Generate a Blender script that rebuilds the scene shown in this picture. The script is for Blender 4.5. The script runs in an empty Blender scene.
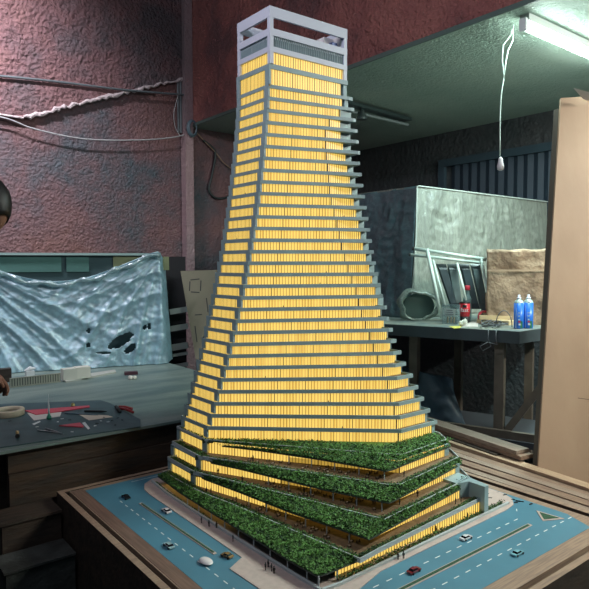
import bpy, bmesh, math, random
from mathutils import Vector, noise, Matrix
random.seed(7)
PI = math.pi
COL = bpy.context.scene.collection

# ------------------------------------------------------------------ camera
F_PX = 605.2; PIT = 0.05084; ROLL = -0.00225; YAW = 0.90041
CAM = Vector((0, 0, 1.65))
fw = Vector((math.cos(YAW)*math.cos(PIT), math.sin(YAW)*math.cos(PIT), -math.sin(PIT)))
rt0 = Vector((math.sin(YAW), -math.cos(YAW), 0)); up0 = rt0.cross(fw)
rt = rt0*math.cos(ROLL) + up0*math.sin(ROLL); up = -rt0*math.sin(ROLL) + up0*math.cos(ROLL)
cd = bpy.data.cameras.new('camera'); cam = bpy.data.objects.new('camera', cd); COL.objects.link(cam)
cam.matrix_world = Matrix(((rt.x, up.x, -fw.x, CAM.x), (rt.y, up.y, -fw.y, CAM.y), (rt.z, up.z, -fw.z, CAM.z), (0, 0, 0, 1)))
cd.sensor_width = 36; cd.lens = F_PX/589*36; cd.clip_start = .05; cd.clip_end = 60
bpy.context.scene.camera = cam

def ray(u, v): return fw + rt*((u-294.5)/F_PX) - up*((v-294.5)/F_PX)
def on_z(u, v, z): d = ray(u, v); return CAM + d*((z-CAM.z)/d.z)
def on_x(u, v, x): d = ray(u, v); return CAM + d*((x-CAM.x)/d.x)
def on_y(u, v, y): d = ray(u, v); return CAM + d*((y-CAM.y)/d.y)
def at_d(u, v, dep): return CAM + ray(u, v)*dep

# ------------------------------------------------------------------ materials
MATS = {}
def mat(name, col, rough=.6, metal=0, noise_amt=0, nscale=20, bump=0, bscale=40, bdist=.01, emit=None, estr=0, col2=None, trans=0, alpha=1, stretch=(1, 1, 1), spec=.5, detail=6, coat=0):
    if name in MATS: return MATS[name]
    m = bpy.data.materials.new(name); m.use_nodes = True
    nt = m.node_tree; N = nt.nodes; L = nt.links; b = N['Principled BSDF']
    b.inputs['Base Color'].default_value = (*col, 1); b.inputs['Roughness'].default_value = rough
    b.inputs['Metallic'].default_value = metal; b.inputs['Specular IOR Level'].default_value = spec
    b.inputs['Transmission Weight'].default_value = trans; b.inputs['Alpha'].default_value = alpha
    b.inputs['Coat Weight'].default_value = coat
    if emit: b.inputs['Emission Color'].default_value = (*emit, 1); b.inputs['Emission Strength'].default_value = estr
    if noise_amt or col2 or bump:
        tc = N.new('ShaderNodeTexCoord'); mp = N.new('ShaderNodeMapping'); mp.inputs['Scale'].default_value = stretch
        L.new(tc.outputs['Object'], mp.inputs[0])
    if noise_amt or col2:
        n = N.new('ShaderNodeTexNoise'); n.inputs['Scale'].default_value = nscale; n.inputs['Detail'].default_value = detail
        L.new(mp.outputs[0], n.inputs['Vector'])
        r = N.new('ShaderNodeValToRGB'); L.new(n.outputs['Fac'], r.inputs[0])
        c2 = col2 or tuple(c*(1-noise_amt) for c in col)
        r.color_ramp.elements[0].position = .36; r.color_ramp.elements[1].position = .64
        r.color_ramp.elements[0].color = (*c2, 1); r.color_ramp.elements[1].color = (*col, 1)
        L.new(r.outputs[0], b.inputs['Base Color'])
    if bump:
        n2 = N.new('ShaderNodeTexNoise'); n2.inputs['Scale'].default_value = bscale; n2.inputs['Detail'].default_value = 5
        L.new(mp.outputs[0], n2.inputs['Vector'])
        bp = N.new('ShaderNodeBump'); bp.inputs['Strength'].default_value = bump; bp.inputs['Distance'].default_value = bdist
        L.new(n2.outputs['Fac'], bp.inputs['Height']); L.new(bp.outputs[0], b.inputs['Normal'])
    MATS[name] = m
    return m

def glow_mat(name, cell, ca, cb, strength):
    m = bpy.data.materials.new(name); m.use_nodes = True
    nt = m.node_tree; N = nt.nodes; L = nt.links; b = N['Principled BSDF']
    uv = N.new('ShaderNodeUVMap'); sp = N.new('ShaderNodeSeparateXYZ'); L.new(uv.outputs[0], sp.inputs[0])
    dv = N.new('ShaderNodeMath'); dv.operation = 'DIVIDE'; dv.inputs[1].default_value = cell; L.new(sp.outputs[0], dv.inputs[0])
    fl = N.new('ShaderNodeMath'); fl.operation = 'FLOOR'; L.new(dv.outputs[0], fl.inputs[0])
    wn = N.new('ShaderNodeTexWhiteNoise'); wn.noise_dimensions = '1D'; L.new(fl.outputs[0], wn.inputs['W'])
    fr = N.new('ShaderNodeMath'); fr.operation = 'FRACT'; L.new(dv.outputs[0], fr.inputs[0])
    # emission colour brightest mid-pane, darker toward the edges of each pane of film
    a = N.new('ShaderNodeMath'); a.operation = 'PINGPONG'; a.inputs[1].default_value = .5; L.new(fr.outputs[0], a.inputs[0])
    a2 = N.new('ShaderNodeMath'); a2.operation = 'MULTIPLY'; a2.inputs[1].default_value = .9; L.new(a.outputs[0], a2.inputs[0])
    s = N.new('ShaderNodeMath'); s.operation = 'MULTIPLY_ADD'; s.inputs[1].default_value = .55; L.new(wn.outputs[0], s.inputs[0]); L.new(a2.outputs[0], s.inputs[2])
    r = N.new('ShaderNodeValToRGB'); L.new(s.outputs[0], r.inputs[0])
    r.color_ramp.elements[0].position = .04; r.color_ramp.elements[1].position = .42
    r.color_ramp.elements[0].color = (*ca, 1); r.color_ramp.elements[1].color = (*cb, 1)
    L.new(r.outputs[0], b.inputs['Emission Color']); b.inputs['Emission Strength'].default_value = strength
    b.inputs['Base Color'].default_value = (.25, .17, .06, 1); b.inputs['Roughness'].default_value = .4
    return m

def stucco(name, ca, cb, cc, s1=30, s2=9, dist=.03, patch=.9, strength=1.0):
    m = bpy.data.materials.new(name); m.use_nodes = True
    nt = m.node_tree; N = nt.nodes; L = nt.links; b = N['Principled BSDF']; b.inputs['Roughness'].default_value = .55
    b.inputs['Specular IOR Level'].default_value = .45
    tc = N.new('ShaderNodeTexCoord')
    n = N.new('ShaderNodeTexNoise'); n.inputs['Scale'].default_value = patch; n.inputs['Detail'].default_value = 8; n.inputs['Roughness'].default_value = .65
    L.new(tc.outputs['Object'], n.inputs['Vector'])
    r = N.new('ShaderNodeValToRGB'); L.new(n.outputs['Fac'], r.inputs[0])
    e = r.color_ramp.elements; e[0].position = .38; e[0].color = (*ca, 1); e[1].position = .62; e[1].color = (*cc, 1)
    k = e.new(.5); k.color = (*cb, 1)
    L.new(r.outputs[0], b.inputs['Base Color'])
    v = N.new('ShaderNodeTexNoise'); v.inputs['Scale'].default_value = s1; v.inputs['Detail'].default_value = 4; v.inputs['Roughness'].default_value = .6
    w = N.new('ShaderNodeTexVoronoi'); w.inputs['Scale'].default_value = s1*.8; w.feature = 'SMOOTH_F1'
    x = N.new('ShaderNodeTexNoise'); x.inputs['Scale'].default_value = s2; x.inputs['Detail'].default_value = 3
    for q in (v, w, x): L.new(tc.outputs['Object'], q.inputs['Vector'])
    m1 = N.new('ShaderNodeMath'); m1.operation = 'ADD'; L.new(v.outputs['Fac'], m1.inputs[0])
    m2 = N.new('ShaderNodeMath'); m2.operation = 'MULTIPLY_ADD'; m2.inputs[1].default_value = .35; L.new(w.outputs['Distance'], m2.inputs[0]); L.new(x.outputs['Fac'], m2.inputs[2])
    L.new(m2.outputs[0], m1.inputs[1])
    bp = N.new('ShaderNodeBump'); bp.inputs['Strength'].default_value = strength; bp.inputs['Distance'].default_value = dist
    L.new(m1.outputs[0], bp.inputs['Height']); L.new(bp.outputs[0], b.inputs['Normal'])
    return m

def film(name, col, rough=.3, clear=.25, bs=14, bd=.02, stretch=(1, 1, 1), gl=.22):
    """milky plastic sheeting: diffuse + translucent + gloss, partly see-through"""
    m = bpy.data.materials.new(name); m.use_nodes = True
    nt = m.node_tree; N = nt.nodes; L = nt.links
    N.remove(N['Principled BSDF']); out = N['Material Output']
    tc = N.new('ShaderNodeTexCoord'); mp = N.new('ShaderNodeMapping'); mp.inputs['Scale'].default_value = stretch; L.new(tc.outputs['Object'], mp.inputs[0])
    n = N.new('ShaderNodeTexNoise'); n.inputs['Scale'].default_value = bs; n.inputs['Detail'].default_value = 4; n.inputs['Distortion'].default_value = 1.5; L.new(mp.outputs[0], n.inputs[0])
    bp = N.new('ShaderNodeBump'); bp.inputs['Strength'].default_value = .8; bp.inputs['Distance'].default_value = bd; L.new(n.outputs['Fac'], bp.inputs['Height'])
    d = N.new('ShaderNodeBsdfDiffuse'); d.inputs[0].default_value = (*col, 1)
    n3 = N.new('ShaderNodeTexNoise'); n3.inputs['Scale'].default_value = 7; n3.inputs['Detail'].default_value = 8; n3.inputs['Roughness'].default_value = .7; n3.inputs['Distortion'].default_value = 2.5; L.new(mp.outputs[0], n3.inputs[0])
    r3 = N.new('ShaderNodeValToRGB'); r3.color_ramp.elements[0].position = .35; r3.color_ramp.elements[1].position = .68
    r3.color_ramp.elements[0].color = (*[c*.55 for c in col], 1); r3.color_ramp.elements[1].color = (*[min(1, c*1.25) for c in col], 1)
    L.new(n3.outputs['Fac'], r3.inputs[0]); L.new(r3.outputs[0], d.inputs[0])
    t = N.new('ShaderNodeBsdfTranslucent'); t.inputs[0].default_value = (*col, 1)
    g = N.new('ShaderNodeBsdfGlossy'); g.inputs[0].default_value = (.9, .95, 1, 1); g.inputs['Roughness'].default_value = rough
    tr = N.new('ShaderNodeBsdfTransparent'); tr.inputs[0].default_value = (.85, .93, .93, 1)
    for q in (d, t, g): L.new(bp.outputs[0], q.inputs['Normal'])
    a = N.new('ShaderNodeMixShader'); a.inputs[0].default_value = .35; L.new(d.outputs[0], a.inputs[1]); L.new(t.outputs[0], a.inputs[2])
    b = N.new('ShaderNodeMixShader'); b.inputs[0].default_value = gl; L.new(a.outputs[0], b.inputs[1]); L.new(g.outputs[0], b.inputs[2])
    c = N.new('ShaderNodeMixShader'); c.inputs[0].default_value = clear; L.new(b.outputs[0], c.inputs[1]); L.new(tr.outputs[0], c.inputs[2])
    L.new(c.outputs[0], out.inputs['Surface'])
    return m

# ------------------------------------------------------------------ mesh builder
class MB:
    def __init__(s): s.v = []; s.f = []; s.m = []; s.uv = []
    def add(s, vs, fs, mi=0, uvs=None):
        o = len(s.v); s.v += [tuple(v) for v in vs]
        for i, f in enumerate(fs):
            s.f.append(tuple(o+k for k in f)); s.m.append(mi[i] if isinstance(mi, (list, tuple)) else mi)
            s.uv.append(uvs[i] if uvs else None)
        return s
    def box(s, x0, x1, y0, y1, z0, z1, mi=0):
        return s.add([(x0,y0,z0),(x1,y0,z0),(x1,y1,z0),(x0,y1,z0),(x0,y0,z1),(x1,y0,z1),(x1,y1,z1),(x0,y1,z1)],
                     [(3,2,1,0),(4,5,6,7),(0,1,5,4),(1,2,6,5),(2,3,7,6),(3,0,4,7)], mi)
    def obox(s, c, ax, hx, hy, hz, mi=0, tilt=0):
        """box centred at c, turned by ax about z"""
        ca, sa = math.cos(ax), math.sin(ax); c = Vector(c); vs = []
        for z in (-hz, hz):
            for x, y in ((-hx,-hy),(hx,-hy),(hx,hy),(-hx,hy)):
                vs.append((c.x+x*ca-y*sa, c.y+x*sa+y*ca, c.z+z+x*tilt))
        return s.add(vs, [(3,2,1,0),(4,5,6,7),(0,1,5,4),(1,2,6,5),(2,3,7,6),(3,0,4,7)], mi)
    def prism(s, poly, z0, z1, mi=0, side_mi=None, uv=False):
        n = len(poly); vs = [(p[0],p[1],z0) for p in poly]+[(p[0],p[1],z1) for p in poly]
        s.add(vs, [tuple(reversed(range(n))), tuple(range(n, 2*n))], mi)
        o = len(s.v)-2*n; d = 0
        for i in range(n):
            j = (i+1) % n; l = math.dist(poly[i][:2], poly[j][:2])
            s.f.append((o+i, o+j, o+n+j, o+n+i)); s.m.append(side_mi[i] if side_mi else mi)
            s.uv.append([(d,z0),(d+l,z0),(d+l,z1),(d,z1)]); d += l
        return s
    def beam(s, a, b, w, h, mi=0, upv=(0,0,1)):
        a = Vector(a); b = Vector(b); d = (b-a).normalized(); u = Vector(upv)
        if abs(d.dot(u)) > .98: u = Vector((1,0,0))
        r = d.cross(u).normalized(); u = r.cross(d).normalized(); vs = []
        for p in (a, b):
            for x, y in ((-1,-1),(1,-1),(1,1),(-1,1)): vs.append(p+r*x*w/2+u*y*h/2)
        return s.add(vs, [(3,2,1,0),(4,5,6,7),(0,1,5,4),(1,2,6,5),(2,3,7,6),(3,0,4,7)], mi)
    def tube(s, pts, r, n=8, mi=0, closed=False):
        pts = [Vector(p) for p in pts]; m = len(pts); rings = []; pu = None
        for i, p in enumerate(pts):
            if closed: d = (pts[(i+1)%m]-pts[i-1]).normalized()
            else: d = (pts[min(i+1,m-1)]-pts[max(i-1,0)]).normalized()
            if pu is None: pu = Vector((0,0,1)) if abs(d.z) < .9 else Vector((1,0,0))
            x = d.cross(pu).normalized(); y = x.cross(d).normalized(); pu = y
            rr = r[i] if isinstance(r, (list, tuple)) else r
            rings.append([p+x*math.cos(2*PI*k/n)*rr+y*math.sin(2*PI*k/n)*rr for k in range(n)])
        vs = [v for g in rings for v in g]; fs = []
        for i in range(m if closed else m-1):
            a = i*n; b = ((i+1)%m)*n
            for k in range(n): fs.append((a+k, a+(k+1)%n, b+(k+1)%n, b+k))
        if not closed: fs.append(tuple(reversed(range(n)))); fs.append(tuple((m-1)*n+k for k in range(n)))
        return s.add(vs, fs, mi)
    def lathe(s, c, prof, n=24, mi=0):
        c = Vector(c); vs = []; fs = []; mm = []
        for r, z in prof:
            for k in range(n): vs.append((c.x+r*math.cos(2*PI*k/n), c.y+r*math.sin(2*PI*k/n), c.z+z))
        for i in range(len(prof)-1):
            for k in range(n):
                fs.append((i*n+k, i*n+(k+1)%n, (i+1)*n+(k+1)%n, (i+1)*n+k)); mm.append(mi[i] if isinstance(mi,(list,tuple)) else mi)
        fs.append(tuple(reversed(range(n)))); mm.append(mm[0]); fs.append(tuple((len(prof)-1)*n+k for k in range(n))); mm.append(mm[-2])
        return s.add(vs, fs, mm)
    def leaf(s, p, r, mi=0):
        a = random.random()*PI; t = random.uniform(-.9, .9); q = random.uniform(-.9, .9)
        x = Vector((math.cos(a), math.sin(a), t))*r; y = Vector((-math.sin(a), math.cos(a), q))*r*.7; p = Vector(p)
        return s.add([p-x, p-y, p+x, p+y], [(0,1,2,3)], mi)
    def build(s, name, mats, parent=None, smooth=False, loc=None):
        me = bpy.data.meshes.new(name); me.from_pydata(s.v, [], s.f); me.update()
        mats = mats if isinstance(mats, (list, tuple)) else [mats]
        for m in mats: me.materials.append(m)
        for i, p in enumerate(me.polygons): p.material_index = s.m[i]; p.use_smooth = smooth
        if any(s.uv):
            ul = me.uv_layers.new(name='UVMap')
            for i, p in enumerate(me.polygons):
                if s.uv[i]:
                    for k, li in enumerate(p.loop_indices): ul.data[li].uv = s.uv[i][k]
        o = bpy.data.objects.new(name, me); COL.objects.link(o)
        if loc is not None:      # origin at loc
            me.transform(Matrix.Translation(-Vector(loc))); o.location = loc
        if parent:
            o.parent = parent; o.matrix_parent_inverse = Matrix.Translation(-wloc(parent)) if loc is None or True else Matrix()
        return o
def wloc(o):
    l = Vector((0,0,0))
    while o: l += o.location; l += o.matrix_parent_inverse.translation if o.parent else Vector((0,0,0)); o = o.parent
    return l
def empty(name, loc, label, cat, group=None):
    o = bpy.data.objects.new(name, None); COL.objects.link(o); o.location = loc; o.empty_display_size = .05
    return tag(o, label, cat, group)
def tag(o, label, cat, group=None, kind=None):
    o['label'] = label; o['category'] = cat
    if group: o['group'] = group
    if kind: o['kind'] = kind
    return o
def struct(o): o['kind'] = 'structure'; return o
def part_label(o, l): o['label'] = l; return o
def dup(root, loc, label):
    r = root.copy(); COL.objects.link(r); r.location = loc; r['label'] = label
    for ch in root.children:
        c = ch.copy(); COL.objects.link(c); c.parent = r
        for g in ch.children:
            d = g.copy(); COL.objects.link(d); d.parent = c
    return r

# palette
M_body = mat('model_grey_paint', (.28,.39,.41), .5, noise_amt=.12, nscale=9)
M_rim = mat('pale_grey_rim', (.42,.47,.48), .5)
M_deck = mat('terrace_sand_dimmed', (.20,.13,.07), .8, noise_amt=.35, nscale=60)  # sand darkened so the decks read as a dimly lit interior
M_leafA = mat('leaf_green', (.085,.23,.035), .7, noise_amt=.5, nscale=55)
M_leafB = mat('leaf_dark', (.022,.070,.016), .8, noise_amt=.4, nscale=70)
M_leafC = mat('leaf_light', (.19,.36,.06), .7)
M_glow = glow_mat('backlit_film', .0155, (.58,.29,.03), (1.0,.68,.15), 1.0)
M_glow2 = glow_mat('interior_glow_dim', .0155, (.24,.13,.02), (.50,.31,.05), .95)  # emission stands for the dim lit interior behind the lower podium glass
M_mull = mat('mullion_brown', (.10,.075,.04), .6)
M_louv = mat('louvre_teal', (.16,.24,.25), .5)
M_dark = mat('near_black', (.008,.009,.010), .6)
M_road = mat('road_blue', (.070,.215,.30), .5, noise_amt=.12, nscale=6)
M_white = mat('white_paint', (.72,.74,.74), .5)
M_walk = mat('pale_pavement', (.50,.40,.36), .7, noise_amt=.12, nscale=40)
M_wood = mat('base_board_wood', (.27,.18,.13), .6, noise_amt=.3, nscale=8, stretch=(1,1,1), bump=.1)
M_woody = mat('grain_wood_y', (.34,.23,.15), .6, col2=(.20,.13,.09), nscale=14, stretch=(9,.6,9), bump=.15, bscale=20)
M_woodx = mat('grain_wood_x', (.34,.23,.16), .6, col2=(.22,.15,.11), nscale=14, stretch=(.6,9,9), bump=.15, bscale=20)
M_wdark = mat('dark_wood', (.055,.036,.025), .65, col2=(.025,.018,.014), nscale=6, stretch=(1,4,4), bump=.3, bscale=15)

# ------------------------------------------------------------------ the tower
ZB = .55; H = .058
def Z(n): return ZB+.01+(22-n)*H
def quad(c, n): t = (n-3)/14; return c[0]*t*t+c[1]*t+c[2]
def lerp_tab(tab, n):
    ks = sorted(tab)
    if n <= ks[0]: return tab[ks[0]]
    for a, b in zip(ks, ks[1:]):
        if n <= b: return tab[a]+(tab[b]-tab[a])*(n-a)/(b-a)
    return tab[ks[-1]]
def FLx(n): return quad((-.069,-.142,1.705), max(n,-11))
def FLy(n): return quad((-.011,.065,2.527), n) if n > -12 else (2.447 if n == -12 else 2.438)
BLyt = {-12:2.73,-8:2.758,-4:2.787,0:2.807,4:2.827,8:2.84,12:2.846,17:2.854}
FRxt = {-13:2.275,-12:2.25,-8:2.258,-4:2.276,0:2.295,4:2.312,8:2.328,10:2.33,12:2.305,13:2.28,15:2.24,17:2.198}
FRu = {-13:347.8,-12:349.3,-11:351,-10:353,-9:354.8,-8:356.2,-7:358,-6:360,-5:361.7,-4:363.3,-3:365,1:371.8,3:376,5:380.8,7:385,8:386.8,9:389,10:391,11:393.3,12:395.3,13:397,14:397.9,15:399,16:400.3,17:401.6}
BRxt = {-13:2.275,-4:2.278,0:2.298,4:2.318,8:2.345,10:2.371,12:2.387,14:2.416,16:2.446,17:2.469}
DIVs = {-11:.86,-10:.72,-9:.66,-7:.655,-4:.666,-3:.674,-1:.715,1:.742,3:.776,5:.815,7:.836,9:.875,11:.905,13:.946,15:.975,17:.985}
ENDx = {-12:2.19,-9:2.20,-7:2.23,-4:2.264,0:2.302,4:2.339,8:2.369,10:2.381,12:2.395,14:2.411,16:2.425,17:2.443}
def off(p, q, d):   # line p->q moved to its left by d
    x, y = q[0]-p[0], q[1]-p[1]; l = math.hypot(x, y); return (-y/l*d, x/l*d)
def inset(poly, d):
    n = len(poly); out = []
    for i in range(n):
        a, b, c = poly[i-1], poly[i], poly[(i+1)%n]
        o1 = off(a, b, d); o2 = off(b, c, d)
        p1 = (a[0]+o1[0], a[1]+o1[1]); d1 = (b[0]-a[0], b[1]-a[1])
        p2 = (b[0]+o2[0], b[1]+o2[1]); d2 = (c[0]-b[0], c[1]-b[1])
        den = d1[0]*d2[1]-d1[1]*d2[0]
        if abs(den) < 1e-9: out.append((b[0]+o1[0], b[1]+o1[1])); continue
        t = ((p2[0]-p1[0])*d2[1]-(p2[1]-p1[1])*d2[0])/den
        out.append((p1[0]+d1[0]*t, p1[1]+d1[1]*t))
    return out
def tray(mb, poly, zt, thick, rim_w, deck_drop, m_out=0, m_deck=1):
    """floor slab with a raised parapet rim round it (poly counter-clockwise)"""
    n = len(poly); inn = inset(poly, rim_w)
    vs = [(x,y,zt-thick) for x,y in poly]+[(x,y,zt) for x,y in poly]+[(x,y,zt) for x,y in inn]+[(x,y,zt-deck_drop) for x,y in inn]
    fs = [tuple(reversed(range(n)))]; ms = [m_out]
    for i in range(n):
        j = (i+1)%n
        fs += [(i,j,n+j,n+i),(n+i,n+j,2*n+j,2*n+i),(2*n+i,2*n+j,3*n+j,3*n+i)]; ms += [m_out]*3
    fs.append(tuple(3*n+k for k in range(n))); ms.append(m_deck)
    mb.add(vs, fs, ms)
# a floor polygon runs BL -> FL -> FR -> BR -> back right: counter-clockwise seen from above
tower = empty('architectural_model_tower', (1.9, 2.3, ZB), 'tall stepped tower scale model with glowing yellow floors and green terraces, on the base board', 'architectural model')
def tower_poly(n):
    fl = (FLx(n), FLy(n)); bl = (FLx(n), lerp_tab(BLyt, n))
    frx = lerp_tab(FRxt, n); fr = on_x(lerp_tab(FRu, n), 235+11.5*n, frx); fr = (frx, fr.y); brx = lerp_tab(BRxt, n)
    P = [bl, fl, fr]
    if brx > frx+.012: P.append((brx, fr[1]))
    else:
        bx = max(frx, lerp_tab(ENDx, n)+.045); P.append((bx, fr[1]+.09)); P.append((bx, bl[1])); return P
    P.append((max(brx, frx), bl[1])); return P
def lerp2(a, b, t): return (a[0]+(b[0]-a[0])*t, a[1]+(b[1]-a[1])*t)
def add_mullions(mb, a, b, z0, z1, step=.0155, w=.0016, d=.0012, mi=2):
    L = math.dist(a, b); k = int(L/step); ang = math.atan2(b[1]-a[1], b[0]-a[0]); o = off(a, b, -d/2)
    for i in range(k+1):
        p = lerp2(a, b, min(1, i*step/L))
        ww = w*2 if i % 9 == 0 else w
        mb.obox((p[0]+o[0], p[1]+o[1], (z0+z1)/2), ang, ww/2, d/2, (z1-z0)/2, mi)
def storey(n, ztop, zdeck, P, thick, glow=True, name='storey'):
    """slab n with its parapet, and the glazed storey that hangs below it down to zdeck"""
    s = MB(); tray(s, P, ztop, thick, .0045, .011); ob = s.build(name, [M_body, M_deck], tower)
    zt = ztop-thick
    bl, fl, fr = P[0], P[1], P[2]
    a = inset([bl, fl, fr, (fr[0], bl[1])], .008)
    fli, fri = a[1], a[2]
    t = lerp_tab(DIVs, n); D = lerp2(fl, fr, t); o_ = off(fl, fr, .007); D = (D[0]+o_[0], D[1]+o_[1]); ex = lerp_tab(ENDx, n)
    if n <= -12: D = lerp2(fli, fri, .93); ex = None
    pst = (fl[0]+.004, fl[1]+.034); pbl = (fl[0]+.004, bl[1]-.030)
    gp = [(fl[0]+.006, bl[1]-.01), (fl[0]+.006, fli[1]), D]
    mats_ = [1 if not glow else 0]*0
    sm = [0, 0]
    if ex: gp.append((ex, D[1])); sm.append(0); gp.append((ex, bl[1]-.01)); sm += [1, 1]
    else: gp.append((D[0], bl[1]-.01)); sm += [1, 1]
    g = MB(); g.prism(gp, zdeck+.0005, zt, 1, sm, uv=True)
    add_mullions(g, (gp[0][0], gp[0][1]), gp[1], zdeck+.0005, zt, step=.0125)
    add_mullions(g, gp[1], gp[2], zdeck+.0005, zt)
    if ex:
        add_mullions(g, gp[2], gp[3], zdeck+.0005, zt)
        g.obox((D[0]-.001, D[1]-.002, (zdeck+zt)/2), 0, .0022, .0022, (zt-zdeck)/2, 2)
    go = g.build('glazing', [M_glow if glow else M_louv, M_body, M_mull], ob)
    p = MB()   # flush corner posts of the side frame
    p.box(fl[0], fl[0]+.012, fl[1]+.001, fl[1]+.036, zdeck+.0112, zt); p.build('corner_post', M_body, ob)
    p = MB(); p.box(fl[0], fl[0]+.012, bl[1]-.032, bl[1]-.001, zdeck+.0112, zt); p.build('corner_post', M_body, ob)
    p = MB(); x1 = P[-1][0]
    if ex: p.box(ex, max(x1-.004, ex+.006), D[1]-.001, D[1]+.02, zdeck, zt)
    else: p.obox((fri[0]-.004, fri[1]+.012, (zdeck+zt)/2), 0, .012, .012, (zt-zdeck)/2)
    p.build('corner_post', M_body, ob)
    return ob
zcr = {-13: 2.631}
for n in range(-12, 18):
    th = .019 if n > 0 else .0175
    storey(n, Z(n), Z(n+1)-.011, tower_poly(n), th, name='storey')
P13 = tower_poly(-13); P13[2] = (2.28, on_x(347.8, 82, 2.28).y); P13 = [P13[0], P13[1], P13[2], (2.28, 2.732)]
P13[0] = (P13[0][0], 2.732)
storey(-13, 2.631, Z(-12)-.011, P13, .024)
# crown: open frame box
cx0, cy0, cy1 = 1.777, 2.430, 2.72; cfr = (2.283, on_x(347.3, 56, 2.283).y)
CP = [(cx0, cy1), (cx0, cy0), cfr, (cfr[0], cy1)]
crown = MB(); s = crown
for z0, z1 in ((2.8525,2.9045),(2.766,2.800),(2.687,2.713)):
    inn = inset(CP, .013)
    for i in range(4):
        j = (i+1)%4; s.prism([CP[i], CP[j], inn[j], inn[i]], z0, z1)
for c in inset(CP, .0118): s.obox((c[0], c[1], (2.631+2.90)/2), 0, .011, .011, (2.90-2.631)/2)
s.prism(inset(CP, .012), 2.755, 2.768)
crown_o = s.build('crown_frame', mat('crown_lit_lavender', (.58,.61,.70), .5), tower)  # lavender brightness of the lit crown is put into its colour
gi = inset(CP, .013)
g = MB(); g.prism(gi, 2.620, 2.687, 1, [0,0,1,1]); add_mullions(g, gi[0], gi[1], 2.62, 2.687); add_mullions(g, gi[1], gi[2], 2.62, 2.687)
g.build('glazing', [M_glow, M_body, M_mull], crown_o)
g = MB(); g.prism(gi, 2.713, 2.766, 0, [0]*4)
for a, b in ((gi[0], gi[1]), (gi[1], gi[2])): add_mullions(g, a, b, 2.713, 2.766, step=.012, w=.003, d=.005, mi=1)
part_label(g.build('louvre_panel', [M_louv, mat('louvre_fin', (.28,.36,.38), .5)], crown_o), 'unlit teal louvre panel below the open crown')
g = MB(); g.box(2.19,2.255,2.50,2.60,2.768,2.868); g.box(2.12,2.19,2.56,2.62,2.768,2.85); g.box(2.262,2.268,2.45,2.62,2.768,2.875)
part_label(g.build('stair_core', mat('white_card', (.75,.72,.72), .6), crown_o), 'white stair core block behind the crown beam')
g = MB(); g.box(2.215,2.25,2.462,2.490,2.768,2.835); part_label(g.build('plant_box', mat('lilac_card', (.30,.38,.70), .6), crown_o), 'pale blue box on the crown roof')
g = MB()
arc = [(1.80+.10*(1-math.cos(a)), 2.50+.17*math.sin(a)) for a in [i*PI/2/10 for i in range(11)]]
for p, q in zip(arc, arc[1:]): g.beam((p[0]+.01,p[1]+.01,2.795), (q[0]+.01,q[1]+.01,2.795), .006, .05)
g.build('curved_screen', mat('cream_card', (.62,.55,.50), .6), crown_o)

# ---- podium decks
S = {18: [(1.478,2.873),(1.475,2.569),(1.623,2.365),(2.007,1.841),(2.05,1.803),(2.396,1.826)],
     19: [(1.424,2.868),(1.412,2.52),(1.696,1.976),(1.835,1.700),(1.887,1.664),(2.368,1.733)],
     20: [(1.371,2.862),(1.368,2.495),(1.575,1.867),(1.615,1.732),(1.672,1.560),(2.081,1.604),(2.312,1.631)],
     21: [(1.329,2.850),(1.333,2.475),(1.345,2.34),(1.374,2.185),(1.4,1.997),(1.419,1.821),(1.465,1.481),(1.579,1.494),(2.29,1.547)]}
E_ = {18: [(1.477,2.60),(1.493,2.55),(1.628,2.319),(1.764,2.042),(1.885,1.748),(1.92,1.745),(2.390,1.797)],
      19: [(1.413,2.56),(1.430,2.50),(1.504,2.304),(1.631,1.888),(1.740,1.604),(1.775,1.605),(2.365,1.711)],
      20: [(1.370,2.53),(1.384,2.47),(1.430,2.19),(1.471,1.888),(1.546,1.518),(1.58,1.521),(2.325,1.628)],
      21: [(1.306,2.75),(1.288,2.482),(1.287,2.199),(1.289,1.842),(1.289,1.655),(1.297,1.512),(1.33,1.508),(1.477,1.506)]}
YBn = {18:2.873,19:2.821,20:2.768,21:2.74}
def resample(pl, k):
    d = [0]
    for a, b in zip(pl, pl[1:]): d.append(d[-1]+math.dist(a, b))
    out = []
    for i in range(k+1):
        t = d[-1]*i/k
        for j in range(len(pl)-1):
            if t <= d[j+1]+1e-9:
                f = (t-d[j])/max(1e-9, d[j+1]-d[j]); out.append(lerp2(pl[j], pl[j+1], f)); break
    return out
def hedge_mesh(line, z, w, h, dens=1.0):
    mb = MB(); L = sum(math.dist(a, b) for a, b in zip(line, line[1:])); n = int(L/.0028*dens*2.2)
    pts = resample(line, n)
    for p in pts:
        k = .55+.9*abs(noise.noise(Vector((p[0]*40, p[1]*40, z))))
        for _ in range(2):
            mb.leaf((p[0]+random.uniform(-w,w)/2, p[1]+random.uniform(-w,w)/2, z+random.random()*h*k), random.uniform(.0022,.0042), random.choice((0,0,1)))
    return mb
def leaf_roof(mb, inner, outer, zi, zo, k, dens=26000):
    I = resample(inner, k); O = resample(outer, k)
    for i in range(k):
        a, b, c, d = I[i], I[i+1], O[i+1], O[i]
        ar = (math.dist(a, b)+math.dist(c, d))/2*(math.dist(a, d)+math.dist(b, c))/2
        for _ in range(max(2, int(ar*dens*2.4))):
            s_, t = random.random(), random.random()
            p = lerp2(lerp2(a, b, s_), lerp2(d, c, s_), t); z = zi+(zo-zi)*t
            nz = noise.noise(Vector((p[0]*32, p[1]*32, 3)))*.5+.5
            mb.leaf((p[0], p[1], z+.002+nz*.007), random.uniform(.003,.006), 0 if nz > .42 else 1 if random.random() < .6 else 2 if nz > .6 else 0)
podium = {}
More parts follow.
